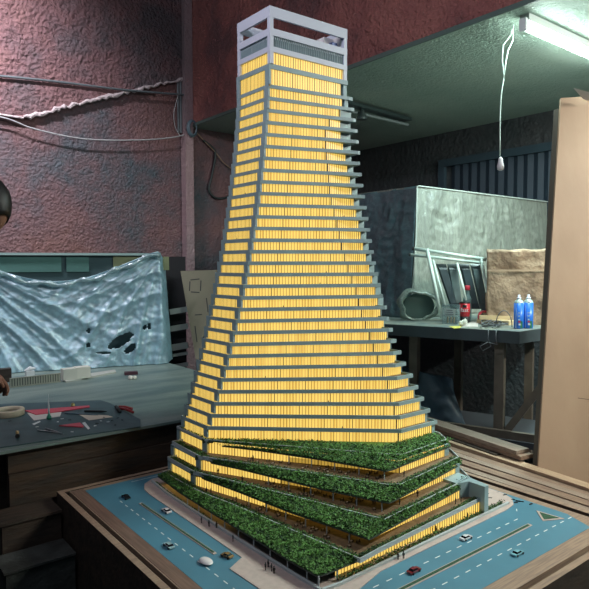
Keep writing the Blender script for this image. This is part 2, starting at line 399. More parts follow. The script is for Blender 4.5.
def match_inner(n):   # inner edge of the planted eave = the deck outline from its front-left corner on
    s_ = S[n]
    if n == 21: return [(1.329,2.72)]+s_[1:6]+[(1.463,1.495)]
    return [(s_[1][0], s_[1][1]+.03)]+s_[1:]
for n in (18, 19, 20, 21):
    zt = Z(n); YB = YBn[n]; P = list(S[n]); xr = P[-1][0]; poly = P+[(xr+.07, P[-1][1]+.10), (xr+.07, YB)]
    poly[0] = (poly[0][0], YB)
    mb = MB(); tray(mb, poly, zt, .018 if n > 18 else .012, .0035, .010 if n > 18 else .008, 0, 1 if n > 18 else 2)
    ob = mb.build('podium_terrace', [M_rim, M_deck, M_leafA], tower); podium[n] = ob
    # planted eave
    inner = match_inner(n); outer = E_[n]; k = 60
    I = resample(inner, k); O = resample(outer, k); zo = zt-.026; zi = zt-.006
    if n == 21: zo = zt-.022
    g = MB(); vs = []
    for a, b in zip(I, O): vs += [(a[0],a[1],zi),(b[0],b[1],zo),(b[0],b[1],zo-.005),(a[0],a[1],zi-.010)]
    fs = []; ms = []
    for i in range(k):
        o = i*4; q = o+4
        fs += [(o,o+1,q+1,q),(o+1,o+2,q+2,q+1),(o+2,o+3,q+3,q+2),(o+3,o,q,q+3)]; ms += [1,2,2,1]
    fs += [(0,3,2,1),(k*4,k*4+1,k*4+2,k*4+3)]; ms += [1,1]
    g.add(vs, fs, ms); leaf_roof(g, inner, outer, zi, zo, k)
    part_label(g.build('planted_eave', [M_leafA, M_leafB, mat('eave_dark_edge', (.05,.06,.05), .7)], ob), 'sloping green planted roof edge')
    # hedge standing just inside the rim of the deck (on the lower three), full planting on the top one
    if n > 18:
        ins = inset(poly, .0165)
        hl = [(ins[0][0], YB-.01)]+ins[1:-2]
        h_ = hedge_mesh(hl, zt-.010, .024, .013, 2.0); h_.build('hedge', [M_leafB, M_leafA], ob)
        sl = [(ins[0][0]+.008, YB-.01), (ins[0][0]+.008, S[n][1][1]+.0)]
        if n < 22: hedge_mesh(sl, zt-.010, .034, .013, 2.2).build('hedge', [M_leafB, M_leafA], ob)
    else:
        ins = inset(poly, .006); g = MB(); tp = tower_poly(17)
        for _ in range(30000):
            x = random.uniform(1.45,2.43); y = random.uniform(1.81,2.86)
            a, b = (1.475,2.569), (2.03,1.812)
            side = (b[0]-a[0])*(y-a[1])-(b[1]-a[1])*(x-a[0])
            if x > 1.482 and side > .002:
                # only the strip in front of the glazing
                dist = side/math.dist(a, b)
                if dist < .13 or y < 1.96 or x < 1.5: g.leaf((x, y, zt-.006+random.random()*.006), random.uniform(.003,.006), random.choice((0,0,1)))
        g.build('planting_strip', [M_leafA, M_leafB], ob)

# podium storeys: glass, side frame, columns
def px_line(us, line, v=490):   # point of a polyline that stands on a given image column
    out = []
    for u in us:
        d = ray(u, v)
        for a, b in zip(line, line[1:]):
            M = (b[0]-a[0], b[1]-a[1]); den = M[0]*d.y-M[1]*d.x
            if abs(den) < 1e-9: continue
            t = (-a[0]*d.y+a[1]*d.x)/den
            if -.001 <= t <= 1.001: out.append((a[0]+M[0]*t, a[1]+M[1]*t)); break
    return out
GL = {18: dict(fl=(1.487,2.555), d=(2.0,1.776), ye=1.80, xe=2.345),
      19: dict(fl=(1.423,2.505), d=(1.85,1.672), ye=1.705, xe=2.303),
      20: dict(fl=(1.379,2.478), d=(1.625,1.578), ye=1.620, xe=2.279),
      21: dict(fl=(1.350,2.60), d=(1.395,1.536), ye=1.545, xe=2.262)}
COLS = {18: [288.9,311.6,334.7,359,384.3], 19: [268.5,288.9,310.7,333.3,356.7,382.0], 20: [248.8,266.6,285.7,305.6,326.8,349.4], 21: [187.5,198.7,211.2,224.5,238.2,253.5,270,287.4,306.9]}
for n in (18, 19, 20, 21):
    zt = Z(n)-.012 if n == 18 else Z(n)-.018
    zd = (Z(n+1)-.010) if n < 21 else ZB+.004
    YB = YBn[n]; q = GL[n]; fl = q['fl']; D = q['d']; bl = (fl[0], YB-.01); ob = podium[n]
    Mp = lerp2(fl, D, .45); Mp = (Mp[0]-.006, Mp[1]-.003); gp = [bl, fl, Mp, D, (q['xe'], q['ye']), (q['xe'], YB-.01)]
    mid = .40*(zt-zd)+zd
    g = MB(); g.prism(gp, mid, zt, 1, [0,0,0 if n < 21 else 4,0,1,1], uv=True); g.prism(gp, zd, mid, 1, [0,0 if n < 21 else 3,3 if n < 21 else 4,0,1,1], uv=True)
    for a, b in zip(gp[:4], gp[1:5]): add_mullions(g, a, b, zd, zt)
    g.build('glazing', [M_glow, M_body, M_mull, M_glow2, mat('lobby_shade_brown', (.05,.03,.012), .5)], ob)  # last material paints the unlit interior behind the lobby columns as a dark face
    if n < 21:
        fx = S[n][1][0]; fy = S[n][1][1]; fx2 = fx+.003
        p = MB(); p.box(fx2, fx2+.02, fy-.006, fy+.036, zd, zt); p.build('corner_post', M_body, ob)
        p = MB(); p.box(fx2, fx2+.02, YB-.034, YB-.002, zd, zt); p.build('corner_post', M_body, ob)
        p = MB(); p.box(fx2, fx2+.006, fy, YB-.002, zt-.006, zt+.001); p.build('side_lintel', M_body, ob)
    p = MB(); p.box(q['xe'], q['xe']+.03, q['ye']-.002, q['ye']+.05, zd, zt); p.build('corner_post', M_body, ob)
    line = [(a[0]+(b[0]-a[0])*.06, a[1]+(b[1]-a[1])*.06) for a, b in zip(resample(E_[n], 80), resample(match_inner(n), 80))]
    for c in px_line(COLS[n], line):
        g = MB(); g.tube([(c[0],c[1],zd),(c[0],c[1],Z(n)-.026)], .0026, 8); g.build('column', M_rim, ob)
# hanging front corner column of the lobby roof
g = MB(); g.tube([(1.303,1.515,ZB),(1.303,1.515,Z(21)-.024)], .003, 8); g.build('column', M_rim, podium[21])
c = px_line([337.2], [(1.30,1.512),(1.60,1.512)])[0]; g = MB(); g.tube([(c[0],c[1],ZB),(c[0],c[1],Z(21)-.024)], .003, 8); g.build('column', M_rim, podium[21])
g = MB(); g.prism([(2.262,1.519),(2.29,1.519),(2.33,1.75),(2.20,1.75),(2.20,1.62),(2.262,1.60)], ZB, .676)
part_label(g.build('end_block', M_body, tower), 'blank grey-blue stair block at the right end of the podium')
# low kerb and hedge round the ground floor
g = MB(); KL = [(1.300,2.80),(1.284,2.60),(1.283,1.995),(1.290,1.60),(1.296,1.492),(1.38,1.484),(2.45,1.520)]
for a, b in zip(KL, KL[1:]): g.beam((a[0],a[1],ZB+.006), (b[0],b[1],ZB+.006), .010, .012)
kerb = g.build('garden_kerb', M_rim, tower)
hedge_mesh([(1.38,1.500),(2.43,1.534)], ZB+.004, .020, .020, 1.9).build('hedge', [M_leafB, M_leafA], kerb)
hedge_mesh([(1.306,2.78),(1.294,2.60),(1.293,2.2)], ZB+.004, .010, .010, .9).build('hedge', [M_leafB, M_leafA], kerb)

# terrace tables (tiny, many): part of the model
def terrace_furniture(n):
    zd = Z(n)-.010 if n < 22 else ZB+.004
    g = MB(); q = GL[n-1]; line = [q['fl'], q['d']]; o = S[n][2:6]
    for i in range(34):
        t = random.uniform(.25, 1); a = lerp2(line[0], line[1], t); b = resample(S[n][1:5 if n < 21 else 7], 50)[int(t*46)]
        k = random.uniform(.18, .75); c = lerp2(a, b, k)
        g.box(c[0]-.004, c[0]+.004, c[1]-.004, c[1]+.004, zd+.006, zd+.008, 0); g.box(c[0]-.001,c[0]+.001,c[1]-.001,c[1]+.001,zd,zd+.006,0)
        for dx, dy in ((.007,0),(-.007,0)):
            g.box(c[0]+dx-.002, c[0]+dx+.002, c[1]+dy-.002, c[1]+dy+.002, zd, zd+.005, 1)
            g.box(c[0]+dx*1.25-.0005, c[0]+dx*1.25+.0005, c[1]+dy-.002, c[1]+dy+.002, zd+.005, zd+.010, 1)
    o = g.build('terrace_furniture', [mat('table_beige', (.34,.27,.2), .6), M_mull], podium[n]); o['kind'] = 'stuff'
for n in (19, 20, 21): terrace_furniture(n)

# ------------------------------------------------------------------ base board with its streets
base = empty('model_base_crate', (1.8, 2.0, 0), 'large square dark wooden crate base with blue model streets, under the lit tower', 'model base')
X0, X1, Y0, Y1 = .884, 2.66, 1.043, 2.972
def ring(mb, x0, x1, y0, y1, w, z0, z1, mi=0):
    mb.box(x0, x1, y0, y0+w, z0, z1, mi); mb.box(x0, x1, y1-w, y1, z0, z1, mi); mb.box(x0, x0+w, y0+w, y1-w, z0, z1, mi); mb.box(x1-w, x1, y0+w, y1-w, z0, z1, mi)
g = MB(); ring(g, X0, X1, Y0, Y1, .028, .0, ZB); g.build('crate_wall', M_wdark, base)
g = MB(); ring(g, X0+.0005, X1-.0005, Y0+.0005, Y1-.0005, .0275, ZB-.001, ZB+.001); g.build('crate_rim', M_woodx, base)
g = MB(); g.box(X0+.028, X1-.028, Y0+.028, Y1-.028, .46, .50); g.build('groove_floor', M_dark, base)
g = MB(); g.box(.934, 2.60, 1.098, 2.935, .50, ZB-.001); g.build('board', M_woodx, base)
rdz = ZB+.0003
g = MB(); g.prism([(.997,1.171),(2.50,1.171),(2.555,1.30),(2.555,2.90),(.997,2.90)], ZB-.001, rdz); road = g.build('street', M_road, base)
g = MB(); g.prism([(.940,1.102),(.996,1.102),(.996,2.93),(.940,2.93)], ZB-.001, ZB+.0002); g.build('wood_border', mat('border_wood_y', (.20,.12,.09), .6, noise_amt=.35, nscale=14, stretch=(9,.6,9)), base)
# pavement
arcp = [(2.44+.085*math.sin(a), 1.56+.09-.09*math.cos(a)) for a in [i*PI/12 for i in range(1,10)]]
wk = [(1.219,2.66),(1.219,1.858),(1.138,1.815),(1.145,1.60),(1.15,1.40),(1.25,1.385),(1.551,1.463),(2.38,1.487),(2.46,1.50),(2.52,1.545),(2.545,1.61),(2.545,1.70),(2.50,1.76),(2.44,1.80),(2.44,2.84),(1.32,2.84),(1.26,2.80),(1.226,2.73)]
g = MB(); g.prism(wk, ZB-.0005, ZB+.003); g.build('pavement', M_walk, road)
# medians with planted middle
def median(a, b, w, nm='median'):
    a = Vector((*a, 0)); b = Vector((*b, 0)); d = (b-a).normalized(); r = Vector((-d.y, d.x, 0))
    def pl(k, e): return [tuple((a+d*-e+r*-k))[:2], tuple((b+d*e+r*-k))[:2], tuple((b+d*e+r*k))[:2], tuple((a+d*-e+r*k))[:2]]
    g = MB(); g.prism(pl(w, 0), rdz-.0005, rdz+.0025, 0); g.prism(pl(w*.55, -.012), rdz, rdz+.004, 1)
    return g.build(nm, [M_walk, mat('median_green', (.03,.10,.05), .8, noise_amt=.5, nscale=120)], road)
median((1.140,2.583),(1.156,1.945),.0075); median((1.45,1.335),(2.326,1.340),.010)
g = MB(); g.prism([(2.40,1.325),(2.492,1.278),(2.478,1.400)], rdz-.0005, rdz+.003, 0); g.prism([(2.415,1.328),(2.480,1.295),(2.470,1.380)], rdz, rdz+.0045, 1)
g.build('traffic_island', [M_walk, MATS['median_green']], road)
g = MB()
for i in range(17):
    y = 2.655-i*.0605; g.box(1.0765, 1.0805, y-.013, y+.013, rdz, rdz+.0006)
for i in range(18):
    x = 1.40+i*.066; g.box(x-.014, x+.014, 1.268, 1.272, rdz, rdz+.0006)
    if x < 2.36: g.box(x-.014, x+.014, 1.403, 1.407, rdz, rdz+.0006)
for c in ((2.42,1.46,.6),(2.46,1.52,.9),(2.49,1.60,1.3)): g.obox((c[0],c[1],rdz+.0003), c[2], .013, .0018, .0003)
g.box(1.22,1.46,2.868,2.871,rdz,rdz+.0006)
part_label(g.build('lane_marking', M_white, road), 'dashed white lane lines').__setitem__('kind', 'stuff')

# ------------------------------------------------------------------ model cars
def make_car(name, col, loc, ang, label, cat='model car', L=.058, W=.024, Hh=.0165, roof=True):
    rootc = empty(name, loc, label, cat, 'model cars on the streets')
    rootc.rotation_euler.z = ang
    m = mat('car_'+name+str(round(loc[0]*100)), col, .25, coat=1)
    g = MB(); prof = [(-.5,.25),(-.5,.55),(-.42,.62),(-.22,.66),(.22,.64),(.46,.55),(.5,.35),(.5,.25)]
    n = len(prof); vs = []
    for sgn in (-1, 1):
        for x, z in prof: vs.append((x*L, sgn*W/2*(.94 if abs(x) > .45 else 1), z*Hh))
    fs = [tuple(range(n)), tuple(reversed(range(n, 2*n)))]
    for i in range(n): j = (i+1)%n; fs.append((j, i, n+i, n+j))
    g.add(vs, fs)
    b = g.build('car_body', m); b.parent = rootc
    g = MB(); prof = [(-.36,.62),(-.24,.98),(.08,1.0),(.26,.62)]; vs = []
    for sgn in (-1, 1):
        for x, z in prof: vs.append((x*L, sgn*W/2*(.90 if z < .8 else .70), z*Hh))
    g.add(vs, [(0,1,2,3),(7,6,5,4),(1,0,4,5),(2,1,5,6),(3,2,6,7)], [0,0,0,1,0])
    b = g.build('cabin', [mat('car_glass', (.01,.012,.015), .1), m]); b.parent = rootc
    for x in (-.31, .31):
        for y in (-1, 1):
            g = MB(); g.tube([(x*L, y*W/2-.0015, .0042), (x*L, y*W/2+.0015, .0042)], .0042, 10); w = g.build('wheel', M_dark); w.parent = rootc
    return rootc
def carp(u, v): p = on_z(u, v, rdz); return (p.x, p.y, rdz)
make_car('model_car', (.015,.018,.02), carp(126,498), PI/2, 'black model car nearest the left corner of the base')
make_car('model_car', (.75,.68,.70), carp(166.5,512), PI/2, 'white model car between left median and pavement')
make_car('model_car', (.30,.42,.45), carp(169,547), PI/2, 'silver-blue model car on left street beside the dashed lane line')
make_car('model_car', (.22,.13,.05), carp(227,557), PI/2+.25, 'brown model car where the left pavement juts out', L=.050)
make_car('model_car', (.20,.012,.02), carp(414,572), 0.05, 'dark red model car on the right-hand street')
make_car('model_car', (.72,.72,.76), carp(466,539), 0.0, 'white model car on right street beside the pavement')
make_car('model_car', (.22,.50,.58), carp(517.5,554.5), 0.0, 'light blue model car on the outer lane of right street')
pz = carp(206, 563)
g = MB(); g.lathe((0,0,0), [(.018,.0),(.024,.003),(.026,.0055),(.025,.007),(.022,.009),(.014,.012),(.004,.013)], 24, [1,1,0,0,0,0])
for i, v in enumerate(g.v): g.v[i] = (v[0]*.85, v[1]*1.35, v[2]*1.3)
o = g.build('white_dish', [mat('pearl_plastic', (.72,.66,.66), .2), mat('dish_base', (.10,.12,.13), .5)], None, True); o.location = pz
tag(o, 'oval white domed plastic piece lying on left street', 'plastic piece')

# ------------------------------------------------------------------ tiny figures
M_fig = mat('figure_black', (.012,.011,.012), .6)
fg = MB(); fg.tube([(-.0016,0,0),(-.0014,0,.010)], .0012, 6); fg.tube([(.0016,0,0),(.0014,0,.010)], .0012, 6)
fg.tube([(0,0,.0095),(0,0,.013),(0,0,.0175),(0,0,.0195)], [.0024,.0023,.0031,.001], 8); fg.lathe((0,0,.0192), [(.0004,0),(.0018,.001),(.002,.0025),(.0012,.0042),(.0003,.0046)], 8)
fg.tube([(-.003,0,.0175),(-.0038,.0006,.010)], .0008, 5); fg.tube([(.003,0,.0175),(.0038,.0006,.010)], .0008, 5)
fig0 = fg.build('model_figure', M_fig)
FIG = [(201.5,523,'g','beside the left columns, farthest of the pavement walkers'),(209,526.5,'g','second walker from the left on the left pavement'),(216.5,528,'g','walker under the green roof edge on left pavement'),(233,541.5,'g','lone walker by the pale kerb of the left pavement'),
 (265.5,570,'g','group on left pavement, leftmost of four'),(268.2,567,'g','group on left pavement, rear one of four'),(271.6,571,'g','group on left pavement, third of four'),(274,573.5,'g','group on left pavement, rightmost of four'),
 (398,559.5,'g','left one of the pair on the right pavement'),(403.5,558.5,'g','right one of the pair on the right pavement'),
 (432,533,'g','left one of the pair at the lit ground-floor doorway'),(436,532.5,'g','right one of the pair at the lit ground-floor doorway'),(467.5,519,'g','standing alone at the right end of the ground floor'),
 (455.5,504,21,'left one of the pair on the lowest terrace, right side'),(461,501.5,21,'right one of the pair on the lowest terrace, right side'),
 (418,516,21,'on the lowest terrace left of the balcony pair'),(399.5,504.5,20,'dark figure on the middle terrace near its front corner'),(417.5,496.5,20,'on the middle terrace by the right glazing'),
 (404,476.5,19,'on the top terrace at its front corner'),(218,474,20,'behind the hedge of middle terrace, left part'),(242.5,482,20,'farther along the hedge of middle terrace'),
 (206.5,493,21,'left of the pair above the lobby roof'),(211,494,21,'right of the pair above the lobby roof'),(304,493,20,'tall dark figure between columns of the middle terrace'),(253,461,19,'pair on the top terrace, left part')]
for i, (u, v, k, l) in enumerate(FIG):
    z = ZB+.003 if k == 'g' else Z(k)-.0098
    p = on_z(u, v, z); o = fig0 if i == 0 else fig0.copy()
    if i: COL.objects.link(o)
    o.location = (p.x, p.y, z); o.rotation_euler.z = random.random()*6; o.scale = (1.2,)*3; tag(o, 'tiny black model figure, '+l, 'model figure', 'tiny model figures')
# figures on upper balconies: stand on the deck just behind the parapet
UP = [(3,.60,'front'),(4,.55,'front'),(6,.30,'front'),(9,.03,'side'),(14,.62,'front'),(16,.70,'front'),(-8,.62,'front'),(-2,.78,'front'),(4,.93,'front'),(0,.50,'side'),(-4,.55,'side'),(12,.25,'front')]
UPL = ['front balcony at mid height, centre of the tower','front balcony at mid height, just below another figure','front balcony slightly below mid height, left of centre',
 'left face balcony in the lower half of the tower','front balcony third above the green podium','front balcony just above the green podium','front balcony near the top of the tower',
 'front balcony of the upper half, toward right end','front balcony at mid height, near its right end','left face balcony at mid height','left face balcony in the upper half','front balcony of the lower half, left part']
for n, t, sd in UP:
    P = tower_poly(n+1)
    if sd == 'front': a = lerp2(P[1], P[2], t); o2 = off(P[1], P[2], .0075)
    else: a = lerp2(P[0], P[1], t); o2 = off(P[0], P[1], .0075)
    o = fig0.copy(); COL.objects.link(o); o.scale = (.8,.8,.8); o.location = (a[0]+o2[0], a[1]+o2[1], Z(n+1)-.0108)
    tag(o, 'tiny black model figure on '+UPL[UP.index((n, t, sd))], 'model figure', 'tiny model figures')
# toppled bits of the model at the back right of the street
bits = [(487,494),(498,492.5),(505,495.5),(490,498.5),(513,500),(518,501.5),(522,502),(531,504.5),(516,503)]
bm0 = MB(); bm0.beam((-.012,0,.003),(.012,.002,.003),.006,.005); bm0.beam((.004,0,.003),(.006,.010,.003),.003,.003)
b0 = bm0.build('fallen_model_tree', M_dark)
nm = ['nearest the grey end block','rearmost, by the groove','right of the rearmost one','in front of the others at left','left of the cluster','middle of the cluster','right of the cluster','rightmost, nearest the triangular island','below the cluster']
for i, (u, v) in enumerate(bits):
    o = b0 if i == 0 else b0.copy()
    if i: COL.objects.link(o)
    p = on_z(u, v, rdz+.0); o.location = (p.x, p.y, rdz); o.rotation_euler.z = -.9+random.uniform(-.7,.7); o.scale = (random.uniform(.5,.9),)*3
    tag(o, 'small black fallen piece on back street, '+nm[i], 'model debris', 'black bits on the back street')

# ------------------------------------------------------------------ room
W_Y = 5.92; F_X = 3.24; C_Z = 3.13; B_X = 5.66
M_wall = stucco('red_stucco', (.15,.12,.13), (.27,.145,.15), (.33,.175,.165), 34, 8, .08)
M_wall2 = stucco('red_stucco_low', (.06,.085,.10), (.16,.09,.095), (.21,.105,.095), 40, 7, .022, patch=.7)
M_fas = stucco('fascia_stucco', (.24,.115,.115), (.42,.155,.14), (.52,.20,.17), 36, 9, .06, patch=1.6)
M_ceil = stucco('green_ceiling', (.33,.44,.37), (.38,.49,.42), (.43,.53,.45), 60, 20, .012, patch=.8)
M_grey = stucco('dark_back_wall', (.035,.045,.05), (.05,.055,.06), (.06,.06,.065), 24, 5, .02)
M_con = mat('concrete_floor', (.025,.025,.025), .7, noise_amt=.5, nscale=3)
g = MB(); g.box(-3, 6.5, -1, 6.5, -.1, 0); struct(g.build('floor', M_con))
g = MB(); g.box(-3, B_X, W_Y, W_Y+.2, 0, 5.2); struct(g.build('wall_left', M_wall2))
g = MB(); g.box(F_X, F_X+.18, -1, W_Y, C_Z+.01, 5.2); struct(g.build('wall_fascia', M_fas))
g = MB(); g.box(F_X+.181, B_X, -1, W_Y, C_Z, C_Z+.15); g.box(F_X, F_X+.181, -1, W_Y, C_Z, C_Z+.009); struct(g.build('ceiling', M_ceil))
g = MB(); g.box(F_X-.012, F_X-.0005, -1, W_Y, C_Z-.008, C_Z+.022); struct(g.build('trim_1', mat('ceiling_edge_trim', (.10,.15,.13), .5)))
g = MB(); g.box(B_X, B_X+.2, -1, W_Y+.2, 0, C_Z+.15); struct(g.build('wall_back', M_grey))
# rough upper coat of plaster with its slanted lower edge
def wl(u, v, y=W_Y): p = on_y(u, v, y); return (p.x, p.z)
lo = [wl(-260, 112), wl(-5, 115), wl(22, 119), wl(100, 99), wl(187, 78)]
hi = [(lo[-1][0], 5.2), (lo[0][0], 5.2)]
pts = lo+hi
g = MB(); n = len(pts); vs = [(x, W_Y, z) for x, z in pts]+[(x, W_Y-.045, z) for x, z in pts]
fs = [tuple(range(n)), tuple(reversed(range(n, 2*n)))]+[(i, n+i, n+(i+1)%n, (i+1)%n) for i in range(n)]
g.add(vs, fs); struct(g.build('trim_2', M_wall))
g = MB(); led = [Vector((x, W_Y-.05, z)) for x, z in lo[1:]]
led2 = []
for a_, b_, k_ in ((led[1], led[2], 26), (led[2], led[3], 26)):
    for i in range(k_): q = a_.lerp(b_, i/k_); led2.append(q+Vector((0, random.uniform(-.008,.008), random.uniform(-.014,.014))))
g.tube([led[0], led[1]], .010, 8); g.tube(led2, [random.uniform(.008,.026) for _ in led2], 8); struct(g.build('trim_3', mat('ridge_plaster', (.62,.52,.52), .6, bump=1, bscale=60, bdist=.02)))
# pilaster in the corner
g = MB(); g.box(F_X-.10, F_X-.005, W_Y-.10, W_Y, 0, 5.2); struct(g.build('trim_4', stucco('pilaster_pink', (.30,.22,.23), (.36,.24,.25), (.42,.29,.29), 40, 9, .02)))
g = MB()
for dx in (-.135,-.165): g.tube([(F_X+dx+.02, W_Y-.03, 5.2), (F_X+dx+.02, W_Y-.03, 3.05)], .012, 10)
o = tag(g.build('wall_conduit', mat('conduit_grey', (.16,.18,.19), .4)), 'pair of thin vertical grey conduits in the wall corner', 'conduit')
# cables on left wall
def cable(name, pts, r, m, label, y=None):
    P = []
    pts = [Vector(p) for p in pts]
    for i in range(len(pts)-1):
        p0 = pts[max(i-1,0)]; p1 = pts[i]; p2 = pts[i+1]; p3 = pts[min(i+2,len(pts)-1)]
        for k in range(8):
            t = k/8; P.append(.5*((2*p1)+(-p0+p2)*t+(2*p0-5*p1+4*p2-p3)*t*t+(-p0+3*p1-3*p2+p3)*t**3))
    P.append(pts[-1]); g = MB(); g.tube(P, r, 8); return tag(g.build(name, m, None, True), label, 'cable')
M_cab = mat('cable_pale', (.38,.38,.38), .5); M_cabd = mat('cable_dark', (.02,.03,.03), .5)
yy = W_Y-.07
cable('wall_cable', [on_y(u,v,yy) for u,v in ((-60,71),(0,76),(60,82),(125,90),(188,95))], .011, mat('conduit_pipe', (.12,.14,.15), .4), 'straight grey conduit crossing the left wall above the plaster ridge')
cable('wall_cable', [on_y(u,v,yy) for u,v in ((-60,112),(0,117),(35,129),(85,139),(140,140),(175,137),(192,132))], .007, M_cab, 'thin pale cable sagging across left wall below the ridge')
cable('wall_cable', [on_y(u,v,yy) for u,v in ((178,96),(174,112),(175,126),(180,136))], .004, M_cab, 'short thin cable dropping beside the wall corner')
c0 = on_y(193, 128, W_Y-.16)
g = MB()
for k in range(5): g.tube([(c0.x+math.cos(a)*(.042+.004*k), c0.y+.005*k, c0.z+math.sin(a)*(.07+.004*k)) for a in [i*2*PI/24 for i in range(24)]], .008, 6, closed=True)
tag(g.build('cable_coil', mat('coil_blue_grey', (.10,.15,.18), .4), None, True), 'small coil of grey cable hung on the wall corner', 'cable coil')
cable('hanging_cable', [on_y(u,v,W_Y-.03) for u,v in ((203,140),(215,152),(212,175),(209,190),(216,198),(228,197),(236,190))], .013, M_cabd, 'black cable loop hanging on dark wall left of the tower')
cable('hanging_cable', [on_y(u,v,W_Y-.035) for u,v in ((196,132),(208,145),(216,153),(224,163),(236,172))], .006, mat('cable_orange', (.28,.18,.12), .5), 'thin brown cable running down the dark wall toward the tower')
# window in the back wall
wa = on_x(441, 158, B_X); wb = on_x(556, 138, B_X)
g = MB(); y0, y1 = wb.y-.3, wa.y; z1 = 2.74; z0 = 1.2
g.box(B_X-.05, B_X, y0, y1, z1, z1+.08); g.box(B_X-.05, B_X, y1-.08, y1, z0, z1); g.box(B_X-.05, B_X, y0, y0+.08, z0, z1)
struct(g.build('window_1', mat('window_frame_navy', (.035,.06,.08), .5)))
g = MB(); k = int((y1-y0-.16)/.11)
for i in range(k):
    a = y0+.08+i*.11; g.prism([(B_X-.012,a),(B_X-.03,a+.055),(B_X-.012,a+.11),(B_X-.002,a+.11),(B_X-.002,a)], z0, z1)
struct(g.build('window_2', mat('shutter_navy', (.020,.034,.050), .5)))

# fluorescent tube lamp over the recess
lampY = 2.03
lamp = empty('fluorescent_lamp', (3.95, lampY, C_Z), 'glowing white fluorescent tube under the green ceiling at upper right', 'lamp')
g = MB(); g.box(3.36, 4.62, lampY-.03, lampY+.03, C_Z-.045, C_Z-.001); g.build('lamp_housing', mat('lamp_white', (.6,.62,.6), .4), lamp)
g = MB(); g.tube([(3.36,lampY,C_Z-.075),(4.62,lampY,C_Z-.075)], .019, 14); g.build('tube', mat('tube_glow', (.9,.95,.95), .3, emit=(.84,1,.93), estr=34), lamp, True)
for x in (3.35, 4.63): g = MB(); g.box(x-.012, x+.012, lampY-.022, lampY+.022, C_Z-.10, C_Z-.03); g.build('tube_socket', M_white, lamp)
# second ceiling fitting at the left of the recess
a = on_z(345, 104, C_Z-.05); b = on_z(408, 121, C_Z-.05)
lf = empty('ceiling_fitting', a.lerp(b, .5), 'unlit metal batten light fitting under green ceiling beside the tower', 'light fitting')
g = MB(); g.beam(a+Vector((0,0,.012)), b+Vector((0,0,.012)), .09, .03); g.build('batten', mat('batten_metal', (.13,.17,.17), .35, metal=.6), lf)
g = MB(); g.tube([a+Vector((.06,.06,-.03)), b+Vector((.02,.02,-.03))], .014, 8); g.build('tube', mat('dead_tube', (.25,.3,.3), .3), lf)
g = MB(); q = a.lerp(b, .25); g.lathe(q+Vector((0,0,-.10)), [(.045,0),(.05,.015),(.03,.05),(.015,.1)], 14); g.build('spot_head', mat('batten_metal', (.1,.1,.1)), lf)
# hanging cord with a pale socket
p = on_z(512, 24, C_Z-.01); dd = (p-CAM).dot(fw)
cord = empty('pendant_socket_cord', p, 'pale twisted cord with white socket hanging below fluorescent lamp', 'cord')
g = MB(); pts = [at_d(u,v,dd) for u,v in ((514,24),(511,35),(503,45),(502,60),(504,76),(501,95),(500,118),(500,140),(500,156))]
g.tube(pts, .0042, 6); pts2 = [at_d(u,v,dd) for u,v in ((513,24),(513,40),(508,50),(505,66),(504,78))]; g.tube(pts2, .0042, 6); g.build('cord', mat('cord_pale', (.5,.62,.55), .5), cord, True)
g = MB(); c = at_d(500.5, 166, dd); g.lathe(c-Vector((0,0,.0)), [(.008,-.028),(.018,-.022),(.021,0),(.016,.02),(.012,.045),(.006,.055)], 14); g.build('socket', mat('socket_white', (.62,.58,.6), .4), cord, True)

# ------------------------------------------------------------------ left work bench
TZ = .78
bench = empty('work_bench', (1.0, 4.2, 0), 'broad worn grey-green wooden work bench left of the tower', 'workbench')
M_top = mat('bench_top_green', (.20,.25,.22), .5, col2=(.10,.15,.145), nscale=3.0, stretch=(.6,2.5,1), bump=.3, bscale=30, detail=10)
g = MB(); g.prism([(-1.6,3.03),(1.62,3.015),(2.42,4.15),(2.42,5.0),(2.30,5.62),(-1.6,5.62)], TZ-.014, TZ); g.build('bench_top', M_top, bench)
g = MB(); g.box(.69, 2.2, 3.06, 3.10, .655, TZ-.0145); g.build('apron_board', mat('apron_brown', (.06,.035,.02), .6, col2=(.03,.022,.016), nscale=5, stretch=(1,5,5), bump=.4, bscale=12), bench)
g = MB(); g.box(.69, 2.2, 3.045, 3.10, .50, .652); g.build('apron_board', MATS['apron_brown'], bench)
for x, y in ((.72,3.2),(2.1,4.0),(-1.4,3.2),(-1.4,5.4),(2.2,5.3)): g = MB(); g.box(x-.05,x+.05,y-.05,y+.05,0,TZ-.0145); g.build('leg', M_wdark, bench)
# drawers boxes under the bench
g = MB(); g.box(.55, 1.45, 3.115, 3.6, .10, .47); g.box(.60,1.40,3.10,3.116,.12,.44)
g = MB(); a = on_z(2,524,.5); b = on_z(60,509,.5); g.box(a.x, .872, (a.y+b.y)/2, 3.04, .0, .488); g.box(a.x-.01,.874,(a.y+b.y)/2-.012,3.042,.488,.50)
tag(g.build('wooden_crate', M_wdark), 'dark wooden crate on the floor beneath the bench front', 'crate')
g = MB(); c2y = (a.y+b.y)/2-.03; a = on_z(5,571,.37); b = on_z(70,555,.37); g.box(a.x, .868, (a.y+b.y)/2, c2y, .0, .36); g.box(a.x-.01,.870,(a.y+b.y)/2-.01,c2y+.005,.36,.37)
tag(g.build('wooden_crate', mat('crate_grey', (.06,.065,.06), .7, col2=(.02,.02,.018), nscale=7, bump=.5)), 'low dark scuffed crate against left face of model base', 'crate')

def gp(u, v, z=TZ): return on_z(u, v, z)
